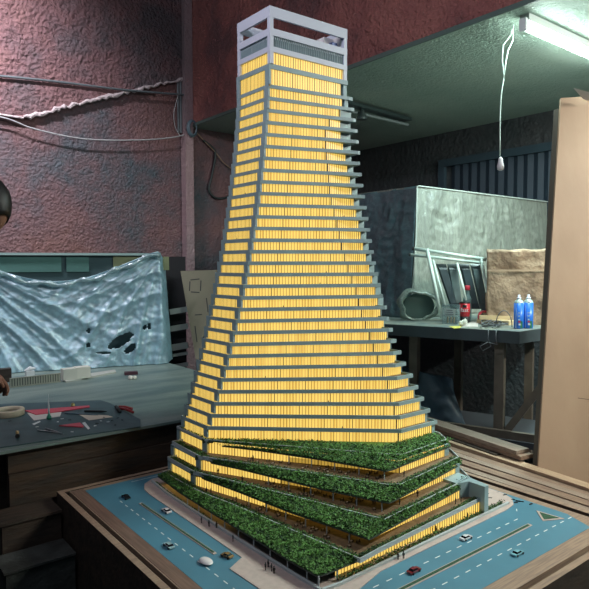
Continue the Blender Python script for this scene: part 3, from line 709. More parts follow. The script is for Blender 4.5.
# dark cutting board
cb = [gp(-60,411), gp(0,405), gp(100,401), gp(109,403.5), gp(140.5,420.5), gp(140.5,427.5), gp(0,448.5), gp(-60,457.5)]
g = MB(); g.prism([(p.x,p.y) for p in reversed(cb)], TZ+.0005, TZ+.006)
tag(g.build('cutting_board', mat('cutting_board_slate', (.040,.080,.090), .5, noise_amt=.35, nscale=9)), 'dark slate-blue cutting board on front of work bench', 'cutting board')
TB = TZ+.0065
def on_board(u, v): return on_z(u, v, TB)
# tape roll
c = on_board(8.5, 415); g = MB()
prof = [(.060,.0),(.084,.0),(.0855,.002),(.0855,.032),(.084,.034),(.060,.034)]
vs = []; N_ = 40
for r, z in prof: vs += [(c.x+r*math.cos(2*PI*k/N_), c.y+r*math.sin(2*PI*k/N_), TB+z) for k in range(N_)]
fs = [(i*N_+k, i*N_+(k+1)%N_, ((i+1)%6)*N_+(k+1)%N_, ((i+1)%6)*N_+k) for i in range(6) for k in range(N_)]
g.add(vs, fs); tag(g.build('tape_roll', mat('masking_tape', (.50,.42,.30), .6, noise_amt=.15, nscale=30), None, True), 'cream roll of masking tape lying on cutting board', 'tape roll')
def sheet(name, pix, h, m, label, cat, z=TB, grp=None):
    P = [on_z(u, v, z) for u, v in pix]; pl = [(p.x, p.y) for p in P]
    ar = sum(a[0]*b[1]-b[0]*a[1] for a, b in zip(pl, pl[1:]+pl[:1]))
    if ar < 0: pl.reverse()
    g = MB(); g.prism(pl, z, z+h); return tag(g.build(name, m), label, cat, grp)
M_red = mat('red_card', (.55,.04,.07), .45); M_paper = mat('pale_paper', (.55,.50,.46), .7)
sheet('paper_sheet', [(27,413),(62,411),(60,416.5),(34,420.5)], .001, M_paper, 'white paper scrap lying under the red plastic strip', 'paper')
sheet('paper_sheet', [(78,414),(108,415.5),(113,417),(89,420.5)], .001, mat('cream_paper', (.62,.52,.42), .7), 'cream paper offcut at the middle of cutting board', 'paper')
sheet('red_strip', [(25,411),(89,406),(90,407.3),(60,412),(36,415)], .004, M_red, 'long pointed red plastic strip beside tape roll', 'plastic strip', z=TB+.001)
sheet('red_strip', [(59,426.2),(80,423.3),(84,427),(82,427.6)], .005, M_red, 'short red pointed wedge at front of cutting board', 'plastic strip')
sheet('card_scrap', [(82,423),(85,422),(90,428.5),(88,429.5)], .001, M_white, 'small white card strip right of the red wedge', 'card scrap')
sheet('card_scrap', [(32,424),(40,421),(40.5,422),(34,425)], .001, M_white, 'small white card strip near green glue tip', 'card scrap')
# craft knife and pens
def rod(name, a, b, r, m, label, cat, z=TB, grp=None):
    A = on_z(*a, z+r); B = on_z(*b, z+r); A.z = B.z = z+r
    g = MB(); g.tube([A, A.lerp(B,.06), A.lerp(B,.75), B], [r*.5, r, r, r*.3], 10); return tag(g.build(name, m, None, True), label, cat, grp)
rod('metal_ruler', (64,413), (98,415), .004, mat('blue_steel', (.14,.20,.24), .3, metal=.5), 'slim steel-blue knife handle on cutting board', 'knife')
rod('marker_pen', (84,411), (107,411.5), .006, M_dark, 'black pen lying behind the steel knife', 'pen')
rod('metal_scraper', (45,428), (64,434), .003, mat('steel', (.4,.43,.45), .3, metal=.7), 'thin steel rod at the front edge of the board', 'rod')
rod('metal_scraper', (37,430), (60,433), .003, MATS['steel'], 'darker steel rod crossing the thin one', 'rod')
g = MB(); c = on_board(49, 419); g.lathe(c, [(.013,0),(.013,.012),(.008,.022),(.006,.030)], 14)
gb = empty('glue_bottle', c, 'green-based glue applicator with upright white needle tip', 'glue bottle')
g.build('cap', mat('green_plastic', (.02,.20,.12), .4), gb, True); g = MB(); g.lathe(c, [(.005,.03),(.0045,.06),(.0035,.085),(.0012,.115),(.0006,.14)], 10); g.build('needle', M_white, gb, True)
g = MB(); c = on_board(18, 438); g.tube([c+Vector((-.004,-.006,.011)), c+Vector((.004,.016,.011))], .011, 14); b1 = g.build('bottle_cap', mat('cap_black', (.02,.02,.02), .4))
tag(b1, 'small black bottle with tan top lying on the front left of board', 'bottle')
g = MB(); g.lathe(c+Vector((.0,.012,.018)), [(.008,0),(.008,.012),(.006,.016)], 12); g.build('top', mat('tan_top', (.5,.35,.18), .5), b1)
g = MB(); c = on_board(73, 406); g.lathe(c, [(.010,0),(.013,.006),(.009,.012),(.009,.018)], 12); tag(g.build('brass_knob', mat('brass', (.4,.32,.12), .4, metal=.5)), 'small brass knob behind the red strip', 'knob')
# pliers
g = MB(); c = on_board(124, 411); pl = empty('pliers', c, 'pair of red-handled pliers at right end of cutting board', 'pliers')
a0 = on_board(116,408); a1 = on_board(120,413)
g.tube([a0+Vector((0,0,.008)), a1+Vector((0,0,.008))], .010, 8); g.build('jaws', M_dark, pl, True)
for (u0,v0,u1,v1) in ((120,409.5,133,413.5),(119,408,132,410)):
    g = MB(); g.tube([on_board(u0,v0)+Vector((0,0,.008)), on_board((u0+u1)/2,(v0+v1)/2-.8)+Vector((0,0,.008)), on_board(u1,v1)+Vector((0,0,.008))], .008, 8); g.build('handle', mat('handle_red', (.30,.03,.03), .4), pl, True)
# countable small scraps
sc0 = None
SC = [(37,427),(58,422),(62,419),(44,431),(72,432),(95,426),(101,421),(108,422),(115,425),(70,420),(118,418),(104,417.5),(10,421),(122,420),(97,423.5),(112,420.5)]
nmz = ['left of the red wedge','under the glue tip','right of the glue tip','front left','front centre','right of white strip','behind right pliers','near cream paper','front right','between wedge and knife','below pliers','under cream paper tip','below tape roll','far right below pliers','right of red wedge tip','between pliers and cream paper']
for i, (u, v) in enumerate(SC):
    if sc0 is None or i == 8:
        g = MB(); g.prism([(-.008,-.004),(.009,-.002),(.004,.006),(-.006,.004)], 0, .002); sc0 = g.build('offcut', M_white if i < 8 else M_dark); o = sc0
    else: o = sc0.copy(); COL.objects.link(o)
    p = on_board(u, v); o.location = (p.x, p.y, TB); o.rotation_euler.z = i*1.3; tag(o, ('white' if i < 8 else 'dark')+' tiny offcut on cutting board, '+nmz[i], 'offcut', 'scraps on the cutting board')
# model facade strip, foam blocks, card strip and odds behind
p0 = gp(10, 388); p1 = gp(61, 382)
ff = empty('model_facade_strip', p0.lerp(p1,.5), 'pale comb-like model facade strip standing on the work bench', 'model part')
g = MB(); g.beam(p0+Vector((0,0,.004)), p1+Vector((0,0,.004)), .012, .008); g.beam(p0+Vector((0,0,.066)), p1+Vector((0,0,.066)), .012, .006); g.build('rail', mat('facade_cream', (.36,.36,.29), .6), ff)
g = MB()
for i in range(20): q = p0.lerp(p1, (i+.3)/20); g.beam(q+Vector((0,0,.006)), q+Vector((0,0,.066)), .005, .012)
g.build('fins', MATS['facade_cream'], ff)
g = MB(); o2 = Vector((.0,.012,0)); g.beam(p0+o2+Vector((0,0,.035)), p1+o2+Vector((0,0,.035)), .003, .056); g.build('back_panel', mat('facade_back', (.03,.05,.05), .6), ff)
def block(name, u, v, hx, hy, hz, ang, m, label, cat, z=TZ):
    p = on_z(u, v, z); g = MB(); g.obox((p.x,p.y,z+hz), ang, hx, hy, hz); return tag(g.build(name, m), label, cat)
M_foam = mat('foam_white', (.58,.57,.50), .7)
block('foam_block', 69, 379, .050, .04, .040, -.05, M_foam, 'left one of two off-white foam blocks near plastic drape', 'foam block', TZ+.0125)
block('foam_block', 82, 377.5, .053, .04, .042, -.05, mat('foam_white2', (.64,.62,.54), .7), 'right one of two off-white foam blocks near plastic drape', 'foam block', TZ+.0125)
sheet('card_strip', [(61,379),(115,371),(116,373),(66,383)], .012, mat('card_strip_grey', (.42,.42,.38), .6), 'long flat pale strip under the two foam blocks', 'card strip', z=TZ+.0002)
block('small_tin', 131, 374.5, .05, .025, .012, -.3, mat('maroon', (.06,.02,.03), .5), 'flat dark maroon box at back of bench', 'box')
g = MB(); c = gp(132, 379); 
for k in range(5): g.lathe(c+Vector((random.uniform(-.03,.03), random.uniform(-.02,.02), 0)), [(.010,0),(.016,.008),(.012,.02),(.004,.025)], 8)
tag(g.build('crumpled_tissue', M_foam, None, True), 'crumpled white scrap in front of the maroon box', 'scrap')
block('dark_box', 3, 382, .055, .03, .05, -.1, M_wdark, 'dark box at the left edge behind the hand', 'box')
g = MB(); c = gp(30, 378); g.tube([c+Vector((-.04,0,.06)), c+Vector((0,0,.075)), c+Vector((.04,0,.07))], [.004,.016,.006], 8); g.obox((c.x, c.y, TZ+.028), 0, .03, .02, .028)
tag(g.build('white_clip', M_white), 'small white clip on a block behind the facade strip', 'clip')

# ------------------------------------------------------------------ display case under plastic
dA = gp(0, 372); dB = gp(163, 362.5); ddir = (dB-dA); ddir.z = 0; ddir.normalize(); dn = Vector((ddir.y, -ddir.x, 0))   # dn faces the camera side
if dn.dot(CAM-dA) < 0: dn = -dn
Lc = (dB-dA).length
case = empty('glass_display_case', dA, 'long glass case with green panes half hidden by plastic sheet', 'display case')
def cp(s_, d, z): q = dA+ddir*s_-dn*d; return Vector((q.x, q.y, z))
zt_ = 1.745
def cbox(mb, s0, s1, d0, d1, z0, z1, mi=0):
    vs = [cp(s0,d0,z0),cp(s1,d0,z0),cp(s1,d1,z0),cp(s0,d1,z0),cp(s0,d0,z1),cp(s1,d0,z1),cp(s1,d1,z1),cp(s0,d1,z1)]
    mb.add(vs, [(3,2,1,0),(4,5,6,7),(0,1,5,4),(1,2,6,5),(2,3,7,6),(3,0,4,7)], mi)
M_cg = mat('case_glass_green', (.10,.21,.185), .15, noise_amt=.2, nscale=2); M_cf = mat('case_frame', (.28,.40,.38), .35)
g = MB(); cbox(g, -.9, Lc-.03, .10, .14, TZ, zt_-.02); g.build('back_glass', mat('case_dark_glass', (.05,.085,.09), .25), case)
for s0, s1 in ((-.9, .48),(.52,.70),(1.22,1.3)): g = MB(); cbox(g, s0, s1, .085, .10, zt_-.16, zt_-.035); g.build('pane', M_cg, case)
g = MB(); cbox(g, -.9, Lc, .06, .10, zt_-.02, zt_); cbox(g, -.9, Lc, .36, .40, zt_-.02, zt_); cbox(g, Lc-.03, Lc, .08, .40, TZ, zt_-.02); g.build('frame', M_cf, case)
g = MB(); cbox(g, .9, 1.25, .088, .098, zt_-.15, zt_-.03); cbox(g, 1.3,1.38,.088,.098,zt_-.15,zt_-.03); g.build('wood_panel', mat('case_wood', (.18,.20,.10), .6), case)
# drape grid
def drape():
    g = MB(); NX, NZ = 210, 110; s0, s1 = -.9, Lc+.06; vs = []
    for j in range(NZ+1):
        for i in range(NX+1):
            a = i/NX; s_ = s0+(s1-s0)*a; b = j/NZ      # b: 0 bottom, 1 top
            # swagged top edge: hung from right corner, sagging between
            x = (s_-.0)/(Lc); sag = 0
            if x < 1: sag = .25*max(0, math.sin(PI*max(0, min(1, (x+.30)/1.28))))**1.3
            ztop = zt_+.012-sag
            if x > .97: ztop = zt_+.012-(x-.97)*1.2
            z = TZ+.004+(ztop-TZ)*b
            # folds fanning from upper right and upper left corners
            r1x = (Lc-s_); r1z = (zt_+.05-z); ang = math.atan2(r1z, r1x+.02); ra = math.hypot(r1x, r1z)
            wob = noise.noise(Vector((s_*1.6, z*1.6, 0)))
            rid = lambda q: (1-abs(math.sin(q)))**1.6
            f1 = (rid(ang*15+1.6*wob)*.042+rid(ang*37+3*wob)*.014)*min(1, ra*1.1)
            ang2 = math.atan2(zt_-.02-z, s_+.35); f2 = (rid(ang2*13+2*wob)*.036+rid(ang2*31+wob*2)*.012)*min(1, math.hypot(s_+.35, zt_-z)*1.2)
            w = max(0, min(1, x))**1.2; f = f1*w+f2*(1-w)
            hang = (ztop-z); f += rid(hang*17+wob)*.022*math.exp(-hang*2.2)
            f += .006*noise.noise(Vector((s_*9, z*9, 2)))+.006*noise.noise(Vector((s_*24, z*26, 4)))+.015*noise.noise(Vector((s_*3.5, z*3.5, 6)))
            flare = .05*(1-b)**2+ .05*math.exp(-((1-b)*9)**2)*0
            extra = 0
            if x > 1: extra = -.18*(x-1)/.05
            d = -(.03+f+flare)-extra*.0
            q = cp(s_+(.05*(1-b) if x > .9 else 0)*(x-.9)*10, d, z)
            if x > .985: q = cp(s_+.05*(1-b), d+.12*(x-.985)/.03, z)
            vs.append(q)
    fs = []
    HO = [(.72*Lc,.995,.11,.045,.5),(.78*Lc,.925,.055,.03,.7),(.88*Lc,1.10,.018,.02,0),(.905*Lc,1.105,.012,.03,0),(.52*Lc,.97,.02,.02,0),(.525*Lc,1.09,.018,.02,0),(.615*Lc,.90,.06,.010,0)]
    for j in range(NZ):
        for i in range(NX):
            s_ = s0+(s1-s0)*(i+.5)/NX; z = vs[j*(NX+1)+i].z; hole = False
            for hs, hz, rx, rz, an in HO:
                dx, dz = s_-hs, z-hz; X_ = dx*math.cos(an)+dz*math.sin(an); Z_ = -dx*math.sin(an)+dz*math.cos(an)
                if (X_/rx)**2+(Z_/rz)**2 < 1+.5*noise.noise(Vector((s_*30, z*30, 0))): hole = True
            if not hole: o = j*(NX+1)+i; fs.append((o, o+1, o+NX+2, o+NX+1))
    g.add(vs, fs); o = g.build('plastic_drape', film('drape_film', (.40,.66,.76), .42, .12, 34, .002), None, True)
    md = o.modifiers.new('thickness', 'SOLIDIFY'); md.thickness = .0015
    return tag(o, 'crumpled translucent blue-white plastic sheet hanging over glass case at left', 'plastic sheet')
drape()
# bunched roll of film along the swag
g = MB(); pts = []
for i in range(60):
    x = -.2+1.18*i/59; s_ = x*Lc; sag = .25*max(0, math.sin(PI*max(0, min(1, (x+.30)/1.28))))**1.3
    pts.append(cp(s_, -.075-.01*math.sin(i*.9), zt_-.01-sag+.012*math.sin(i*.6)))
g.tube(pts, [.018+.008*math.sin(i*1.3) for i in range(60)], 10)
tag(g.build('rolled_film_edge', film('rolled_film', (.40,.58,.60), .2, .1, 40, .006), None, True), 'rolled upper hem of the plastic sheet on the glass case', 'plastic hem')

# cardboard panel leaning and louvred rack behind
def panel_px(name, uv, deps, th, m, label, cat, parent=None):
    P = [at_d(u, v, d) for (u, v), d in zip(uv, deps)]; nrm = (P[1]-P[0]).cross(P[2]-P[0]).normalized()
    if nrm.dot(CAM-P[0]) > 0: nrm = -nrm
    n = len(P); g = MB(); g.add(P+[p+nrm*th for p in P], [tuple(range(n)), tuple(reversed(range(n, 2*n)))]+[(i, n+i, n+(i+1)%n, (i+1)%n) for i in range(n)])
    o = g.build(name, m, parent)
    if label: tag(o, label, cat)
    return o, P, -nrm
M_card = mat('grey_tan_card', (.17,.155,.105), .7, noise_amt=.15, nscale=4)
cpn, P, nn = panel_px('cardboard_sheet', [(180.5,271),(246,269),(246,448),(211,448)], [5.75,5.75,5.3,5.3], .008, M_card, 'tall tan cardboard panel with pencilled rectangle leaning behind the tower', 'cardboard panel')
def pline(a, b, w=.006):
    # strip drawn on the panel plane
    A = ray(*a); B = ray(*b)
    A = CAM+A*((P[0]-CAM).dot(nn)/A.dot(nn)); B = CAM+B*((P[0]-CAM).dot(nn)/B.dot(nn))
    return A+nn*.0015, B+nn*.0015
g = MB()
for a, b in (((190.5,280),(199.5,279)),((201,280.5),(200.5,291)),((199.5,292.5),(191,292)),((189.5,291),(190,281.5)),((206.5,298),(208,312)),((195,315),(202,314.5)),((195,326),(197,342))):
    A, B = pline(a, b); g = MB(); g.beam(A, B, .009, .001, 0, upv=nn); g.build('cut_slot', M_dark, cpn)
rk = empty('slatted_rack', at_d(175, 330, 5.75), 'dark rack with pale horizontal slats between the drape and cardboard panel', 'rack')
g = MB(); a = at_d(166, 300, 5.85); b = at_d(186, 300, 5.85); g.add([Vector((p.x,p.y,z)) for z in (0,1.72) for p in (a, b, b+Vector((.02,.12,0)), a+Vector((.02,.12,0)))], [(3,2,1,0),(4,5,6,7),(0,1,5,4),(1,2,6,5),(2,3,7,6),(3,0,4,7)]); g.build('back', M_dark, rk)
for i, (v, hh) in enumerate(((310,.034),(319,.0),(327,.034),(346,.040),(354,.018),(365,.026))):
    if not hh: continue
    g = MB(); q = at_d(170, v+2, 5.72); r_ = at_d(188, v-1, 5.72); g.beam(q, r_, .02, hh*1.5); g.build('slat', mat('slat_grey', (.26,.30,.28), .5), rk)

# ------------------------------------------------------------------ planks behind the base
def plank(u0, v0, u1, v1, w, z0, z1, m, label, nm='timber_plank', yext=(1.0, 3.4)):
    A = on_z(u0, v0, z1); B = on_z(u1, v1, z1); d = (B-A).normalized(); r = Vector((-d.y, d.x, 0))
    if r.dot(CAM-A) > 0: r = -r
    A = A-d*.9; B = B+d*.5
    g = MB(); g.prism([tuple(A)[:2], tuple(A+r*w)[:2], tuple(B+r*w)[:2], tuple(B)[:2]][::-1], z0, z1)
    return tag(g.build(nm, m), label, 'plank', 'timber planks behind the model base')
M_pl1 = mat('plank_tan', (.42,.29,.19), .6, col2=(.30,.20,.13), nscale=10, stretch=(12,.8,12), bump=.2, bscale=18)
M_pl2 = mat('plank_brown', (.28,.18,.12), .6, col2=(.15,.095,.07), nscale=12, stretch=(14,.8,14), bump=.2, bscale=18)
M_pl3 = mat('plank_greybrown', (.30,.22,.17), .6, col2=(.20,.145,.11), nscale=12, stretch=(14,.8,14), bump=.2, bscale=18)
def plankX(x0, x1, y0, y1, z0, z1, m, label, skew=0):
    g = MB(); g.prism([(x0+skew*(y0-1.9),y0),(x1+skew*(y0-1.9),y0),(x1+skew*(y1-1.9),y1),(x0+skew*(y1-1.9),y1)], z0, z1)
    return tag(g.build('timber_plank', m), label, 'plank', 'timber planks behind the model base')
sk = .12
plankX(2.685, 2.735, .9, 2.9, .35, .545, M_pl3, 'narrow grey-brown plank next to the back of model base', .03)
plankX(2.745, 2.805, .9, 2.95, .35, .552, M_pl2, 'brown grooved plank second from the model base', .05)
plankX(2.815, 2.865, .9, 3.0, .35, .556, M_pl3, 'thin grooved plank in the middle of the timber row', .07)
plankX(2.875, 2.930, .9, 3.0, .35, .552, M_pl2, 'dark brown plank fourth from the model base', .09)
plankX(2.942, 3.010, .9, 2.62, .35, .568, M_pl1, 'light tan plank at the foot of plywood sheet', .11)
# higher stacked plank ends behind
A = on_z(442, 440, .60)
g = MB(); P2 = [on_z(u, v, .62) for u, v in ((395,413),(400,410),(524,449),(523,455),(442,436))]
g = MB(); a = on_z(402,414,.62); b = on_z(521,453,.62); d = (b-a).normalized(); r_ = Vector((-d.y,d.x,0)); r_ = -r_ if r_.dot(CAM-a) > 0 else r_
for k, (z0, z1, e) in enumerate(((.578,.600,0),(.602,.622,-.03))):
    g = MB(); aa = a-d*.3; bb = b+d*e; g.prism([tuple(aa)[:2], tuple(aa+r_*.10)[:2], tuple(bb+r_*.10)[:2], tuple(bb)[:2]][::-1], z0, z1)
    tag(g.build('timber_plank', M_pl3 if k else M_pl2), ['lower','upper'][k]+' short plank of the pair stacked beyond the timber row', 'plank', 'timber planks behind the model base')
    g = None
g = MB(); g.obox(((a.x+b.x)/2, (a.y+b.y)/2, .288), math.atan2(d.y, d.x), .35, .03, .288); tag(g.build('timber_trestle', M_wdark), 'dark low trestle block holding up the stacked planks', 'trestle')
g = MB(); g.box(2.70,2.97,1.0,2.7,.0,.345); tag(g.build('timber_trestle', M_wdark), 'dark block under the timber planks behind model base', 'trestle')

# ------------------------------------------------------------------ plywood sheet
ps, P, nn = panel_px('plywood_sheet', [(561,98),(640,93),(628,570),(532,566)], [3.52,3.52,3.22,3.22], .018, mat('plywood', (.42,.285,.19), .55, col2=(.35,.232,.152), nscale=3, stretch=(1,1,.5), bump=.15, bscale=14, detail=9), 'tall pinkish-tan plywood sheet leaning at the right edge', 'plywood sheet')
def onpl(u, v): r_ = ray(u, v); return CAM+r_*((P[0]-CAM).dot(nn)/r_.dot(nn))+nn*.0012
g = MB(); g.beam(onpl(541,393), onpl(600,401), .0035, .001, 0, upv=nn); part_label(g.build('seam', mat('seam_dark', (.10,.06,.045), .8), ps), 'thin dark crack across the sheet')
g = MB(); q = at_d(583, 92, 3.4); vs = [at_d(574,88,3.4), at_d(592,93,3.4), at_d(590,101,3.46), at_d(584,99,3.46)]
g.add(vs+[v+Vector((.004,.006,.001)) for v in vs], [(0,1,2,3),(7,6,5,4),(0,4,5,1),(1,5,6,2),(2,6,7,3),(3,7,4,0)]); tag(g.build('metal_bracket', M_white), 'small white metal plate on top edge of plywood sheet', 'bracket')
g = MB(); A = at_d(557.5,110,3.56); B = at_d(531,560,3.27); g.beam(A, B, .03, .03); tag(g.build('timber_batten', mat('batten_dark', (.10,.085,.06), .7)), 'dark thin batten along left edge of plywood sheet', 'batten')

# ------------------------------------------------------------------ right work bench with its load
BZ = 1.22
R = [on_z(u, v, BZ) for u, v in ((396,325),(519.6,332),(541,329))]
ang = math.atan2(R[1].y-R[0].y, R[1].x-R[0].x); dx_ = Vector((math.cos(ang), math.sin(ang), 0)); dy_ = Vector((-dx_.y, dx_.x, 0))
if dy_.dot(CAM-R[0]) > 0: dy_ = -dy_
rb = empty('side_bench', R[0], 'dark timber bench behind the tower carrying cans and boxes', 'workbench')
A = R[0]-dx_*.35; g = MB()
pl = [tuple(A)[:2], tuple(R[1])[:2], tuple(R[2])[:2], tuple(R[2]+dy_*1.1)[:2], tuple(A+dy_*1.3)[:2]]
ar = sum(a[0]*b[1]-b[0]*a[1] for a, b in zip(pl, pl[1:]+pl[:1]))
if ar < 0: pl.reverse()
g.prism(pl, BZ-.075, BZ, 0); g.build('bench_top', mat('side_bench_top', (.055,.075,.085), .5, noise_amt=.3, nscale=5), rb)
g = MB(); g.prism([(x,y) for x, y in pl], BZ, BZ+.003); g.build('top_sheet', mat('bench_paper', (.24,.25,.21), .6, col2=(.10,.13,.13), nscale=6), rb)
M_leg = mat('leg_wood', (.13,.11,.085), .7, noise_amt=.3, nscale=10)
lg = R[0]+dx_*((R[1]-R[0]).length*.83)
for q, zz in ((lg+dy_*.1, 0), (lg+dy_*1.0, 0), (R[0]+dx_*.1+dy_*.1, 0), (R[0]+dx_*.1+dy_*1.1, 0)):
    g = MB(); g.obox((q.x, q.y, (BZ-.075)/2), ang, .03, .03, (BZ-.075)/2); g.build('leg', M_leg, rb)
g = MB(); q0 = lg+dy_*.12; q0.z = 0; g.beam(q0+Vector((0,0,.48)), q0+dx_*.34+Vector((0,0,1.0)), .045, .045); g.build('brace', M_leg, rb)
g = MB(); q0 = R[0]+dx_*.1+dy_*.25; q1 = lg+dx_*.5+dy_*.25; q0.z = q1.z = 0; c_ = (q0+q1)/2; g.obox((c_.x, c_.y, .52), ang, (q1-q0).length/2, .30, .02); g.build('lower_shelf', mat('shelf_grey', (.05,.06,.07), .6), rb)
g = MB(); g.beam(q0-dy_*.27+Vector((0,0,.56)), q1-dy_*.27+Vector((0,0,.56)), .03, .06); g.build('shelf_rail', M_leg, rb)

# wrapped box (plastic over a big box)
bd = 4.72
pc = at_d(417, 186, bd); ztb = pc.z
bl_ = on_x(352, 192, pc.x)       # left face runs along Y
br_ = on_y(548, 200, pc.y)
def wrap_face(a, b, zt0, zt1, zb, nx, nz, outn, push, seed, lean=None):
    vs = []
    for j in range(nz+1):
        t = j/nz
        for i in range(nx+1):
            s_ = i/nx; p = a.lerp(b, s_); zt = zt0+(zt1-zt0)*s_; z = zt+(zb-zt)*t
            f = .022*noise.noise(Vector((s_*9+seed, z*2.0, 0)))+.018*abs(noise.noise(Vector((s_*22+z*4, z*5, seed))))+.01*noise.noise(Vector((p.x*20, p.y*20, z*22)))
            k = min(1, 8*s_, 8*(1-s_), 10*t+.15); q = Vector((p.x, p.y, z))+outn*(push*t+f*k)
            if lean: q = q+lean(s_, t)
            vs.append(q)
    fs = [(j*(nx+1)+i, (j+1)*(nx+1)+i, (j+1)*(nx+1)+i+1, j*(nx+1)+i+1) for j in range(nz) for i in range(nx)]
    return vs, fs
corner = Vector((pc.x, pc.y, 0)); La = Vector((bl_.x, bl_.y+.35, 0)); Rb = Vector((br_.x, br_.y, 0))
wb_ = empty('wrapped_box', (pc.x+.5, pc.y+.5, BZ), 'big box wrapped in milky crinkled plastic standing on the side bench', 'wrapped box')
lean_r = lambda s_, t: Vector((-.10*t*(1-s_)**3, -.02*t, 0))
g = MB(); vs, fs = wrap_face(corner, Rb, ztb, ztb-.005, BZ+.004, 90, 70, Vector((0,-1,0)), .03, 3, lean_r); g.add(vs, fs)
M_f2 = film('wrap_film', (.40,.43,.37), .45, .08, 22, .010, (1.6,1.6,.5), gl=.10); M_f3 = M_f2
o = g.build('front_sheet', M_f2, wb_, True); o.modifiers.new('t', 'SOLIDIFY').thickness = .001
g = MB(); lean_l = lambda s_, t: Vector((-.10*t, -.02*t*(1-s_), 0)); vs, fs = wrap_face(corner, La, ztb, ztb-.01, BZ+.004-.0, 60, 70, Vector((-1,0,0)), 0, 9, lean_l); g.add(vs, [tuple(reversed(f)) for f in fs])
o = g.build('side_sheet', film('wrap_film_shaded', (.15,.28,.32), .4, .08, 14, .010, gl=.12), wb_, True); o.modifiers.new('t', 'SOLIDIFY').thickness = .001  # darker, bluer copy of the wrap film: shade of the side face in its colour
g = MB(); g.box(corner.x+.03, Rb.x-.03, corner.y+.04, La.y-.05, BZ+.01, ztb-.02); g.build('inner_box', mat('inner_grey', (.20,.23,.21), .8, noise_amt=.25, nscale=2), wb_)
g = MB(); g.prism([(corner.x,corner.y),(Rb.x,corner.y),(Rb.x,La.y),(corner.x,La.y)], ztb-.012, ztb); g.build('top_sheet', M_f2, wb_)
g = MB()
g.tube([corner+Vector((0,0,ztb)), corner+Vector((-.03,-.02,ztb-.4)), corner+Vector((-.10,-.03,BZ+.01))], .006, 6); g.tube([corner+Vector((0,-.008,ztb)), Vector((Rb.x, corner.y-.008, ztb-.005))], .006, 6)
g.build('taped_edge', mat('tape_pale', (.5,.56,.52), .4), wb_)
# bulging loose flap of film at the lower left of the box
c0 = at_d(420, 306, 4.50); g = MB(); n_ = 36
vs = []
for k in range(n_):
    a = 2*PI*k/n_
    for r0, dz in ((.9,0),(1.0,-.02),(1.12,0),(1.25,.02)):
        rr = r0*(1+.10*math.sin(3*a+1)+.05*math.sin(7*a)); q = c0+rt*math.cos(a)*.135*rr+Vector((0,0,1))*math.sin(a)*.105*rr-fw*(-dz-.03)
        q.z = max(q.z, BZ+.008); vs.append(q)
fs = [(k*4+i, k*4+i+1, ((k+1)%n_)*4+i+1, ((k+1)%n_)*4+i) for k in range(n_) for i in range(3)]
g.add(vs, fs); o = g.build('loose_flap', film('flap_film', (.50,.58,.50), .25, .25, 30, .01), wb_, True); o.modifiers.new('t', 'SOLIDIFY').thickness = .002
g = MB(); g.add([c0+fw*.05+rt*math.cos(2*PI*k/24)*.12+Vector((0,0,1))*math.sin(2*PI*k/24)*.095 for k in range(24)]+[c0+fw*.07+rt*math.cos(2*PI*k/24)*.12+Vector((0,0,1))*math.sin(2*PI*k/24)*.095 for k in range(24)], [tuple(range(24)), tuple(reversed(range(24,48)))]+[(k,24+k,24+(k+1)%24,(k+1)%24) for k in range(24)])
g.build('dark_opening', mat('opening_green', (.05,.09,.08), .6), wb_)

# white tubular frame with black panels
fr = empty('folding_frame', at_d(450, 300, 4.4), 'pale green-white tubular frame with black padded panels leaning on wrapped box', 'folding frame')
M_tub = mat('tube_mint', (.58,.68,.62), .35)
def fpt(u, v, d=4.42): return at_d(u, v, d)
for a, b, r in (((413,248.5),(486,259.5),.013),((409.5,254.5),(482,263),.011),((427,249),(441.5,318),.013),((433,260),(445,306),.009),((457,263),(466,300),.008),((481,258),(489,300),.010)):
    g = MB(); da, db = (4.44, 4.30) if abs(a[1]-b[1]) > 20 else (4.44, 4.44)
    g.tube([fpt(*a, da), fpt(*b, db)], r, 10); g.build('frame_tube', M_tub, fr, True)
    if abs(a[1]-b[1]) < 20:
        g = MB(); q = fpt(*a, da); g.tube([q-(fpt(*b, db)-q).normalized()*.004, q+(fpt(*b, db)-q).normalized()*.006], r*1.1, 10); g.build('end_plug', M_dark, fr)
M_pad = mat('black_vinyl', (.035,.055,.065), .35, noise_amt=.4, nscale=8)
for (u0,u1,u2,u3) in ((436,446,459,451),(447,457,463,454),(459,469,480,470),(470,480,489,480)):
    Pq = [fpt(u0,264,4.48), fpt(u1,264,4.48), fpt(u2,309,4.40), fpt(u3,309,4.40)]; g = MB()
    mid_ = [p-fw*.02 for p in Pq]; n_ = 4
    inn = [p.lerp(sum(mid_, Vector())/4, .25) for p in mid_]
    g.add(Pq+inn, [(0,1,5,4),(1,2,6,5),(2,3,7,6),(3,0,4,7),(4,5,6,7),(3,2,1,0)]); g.build('padded_panel', M_pad if u0 in (436,459) else mat('grey_vinyl', (.10,.14,.14), .35, noise_amt=.5, nscale=7), fr)

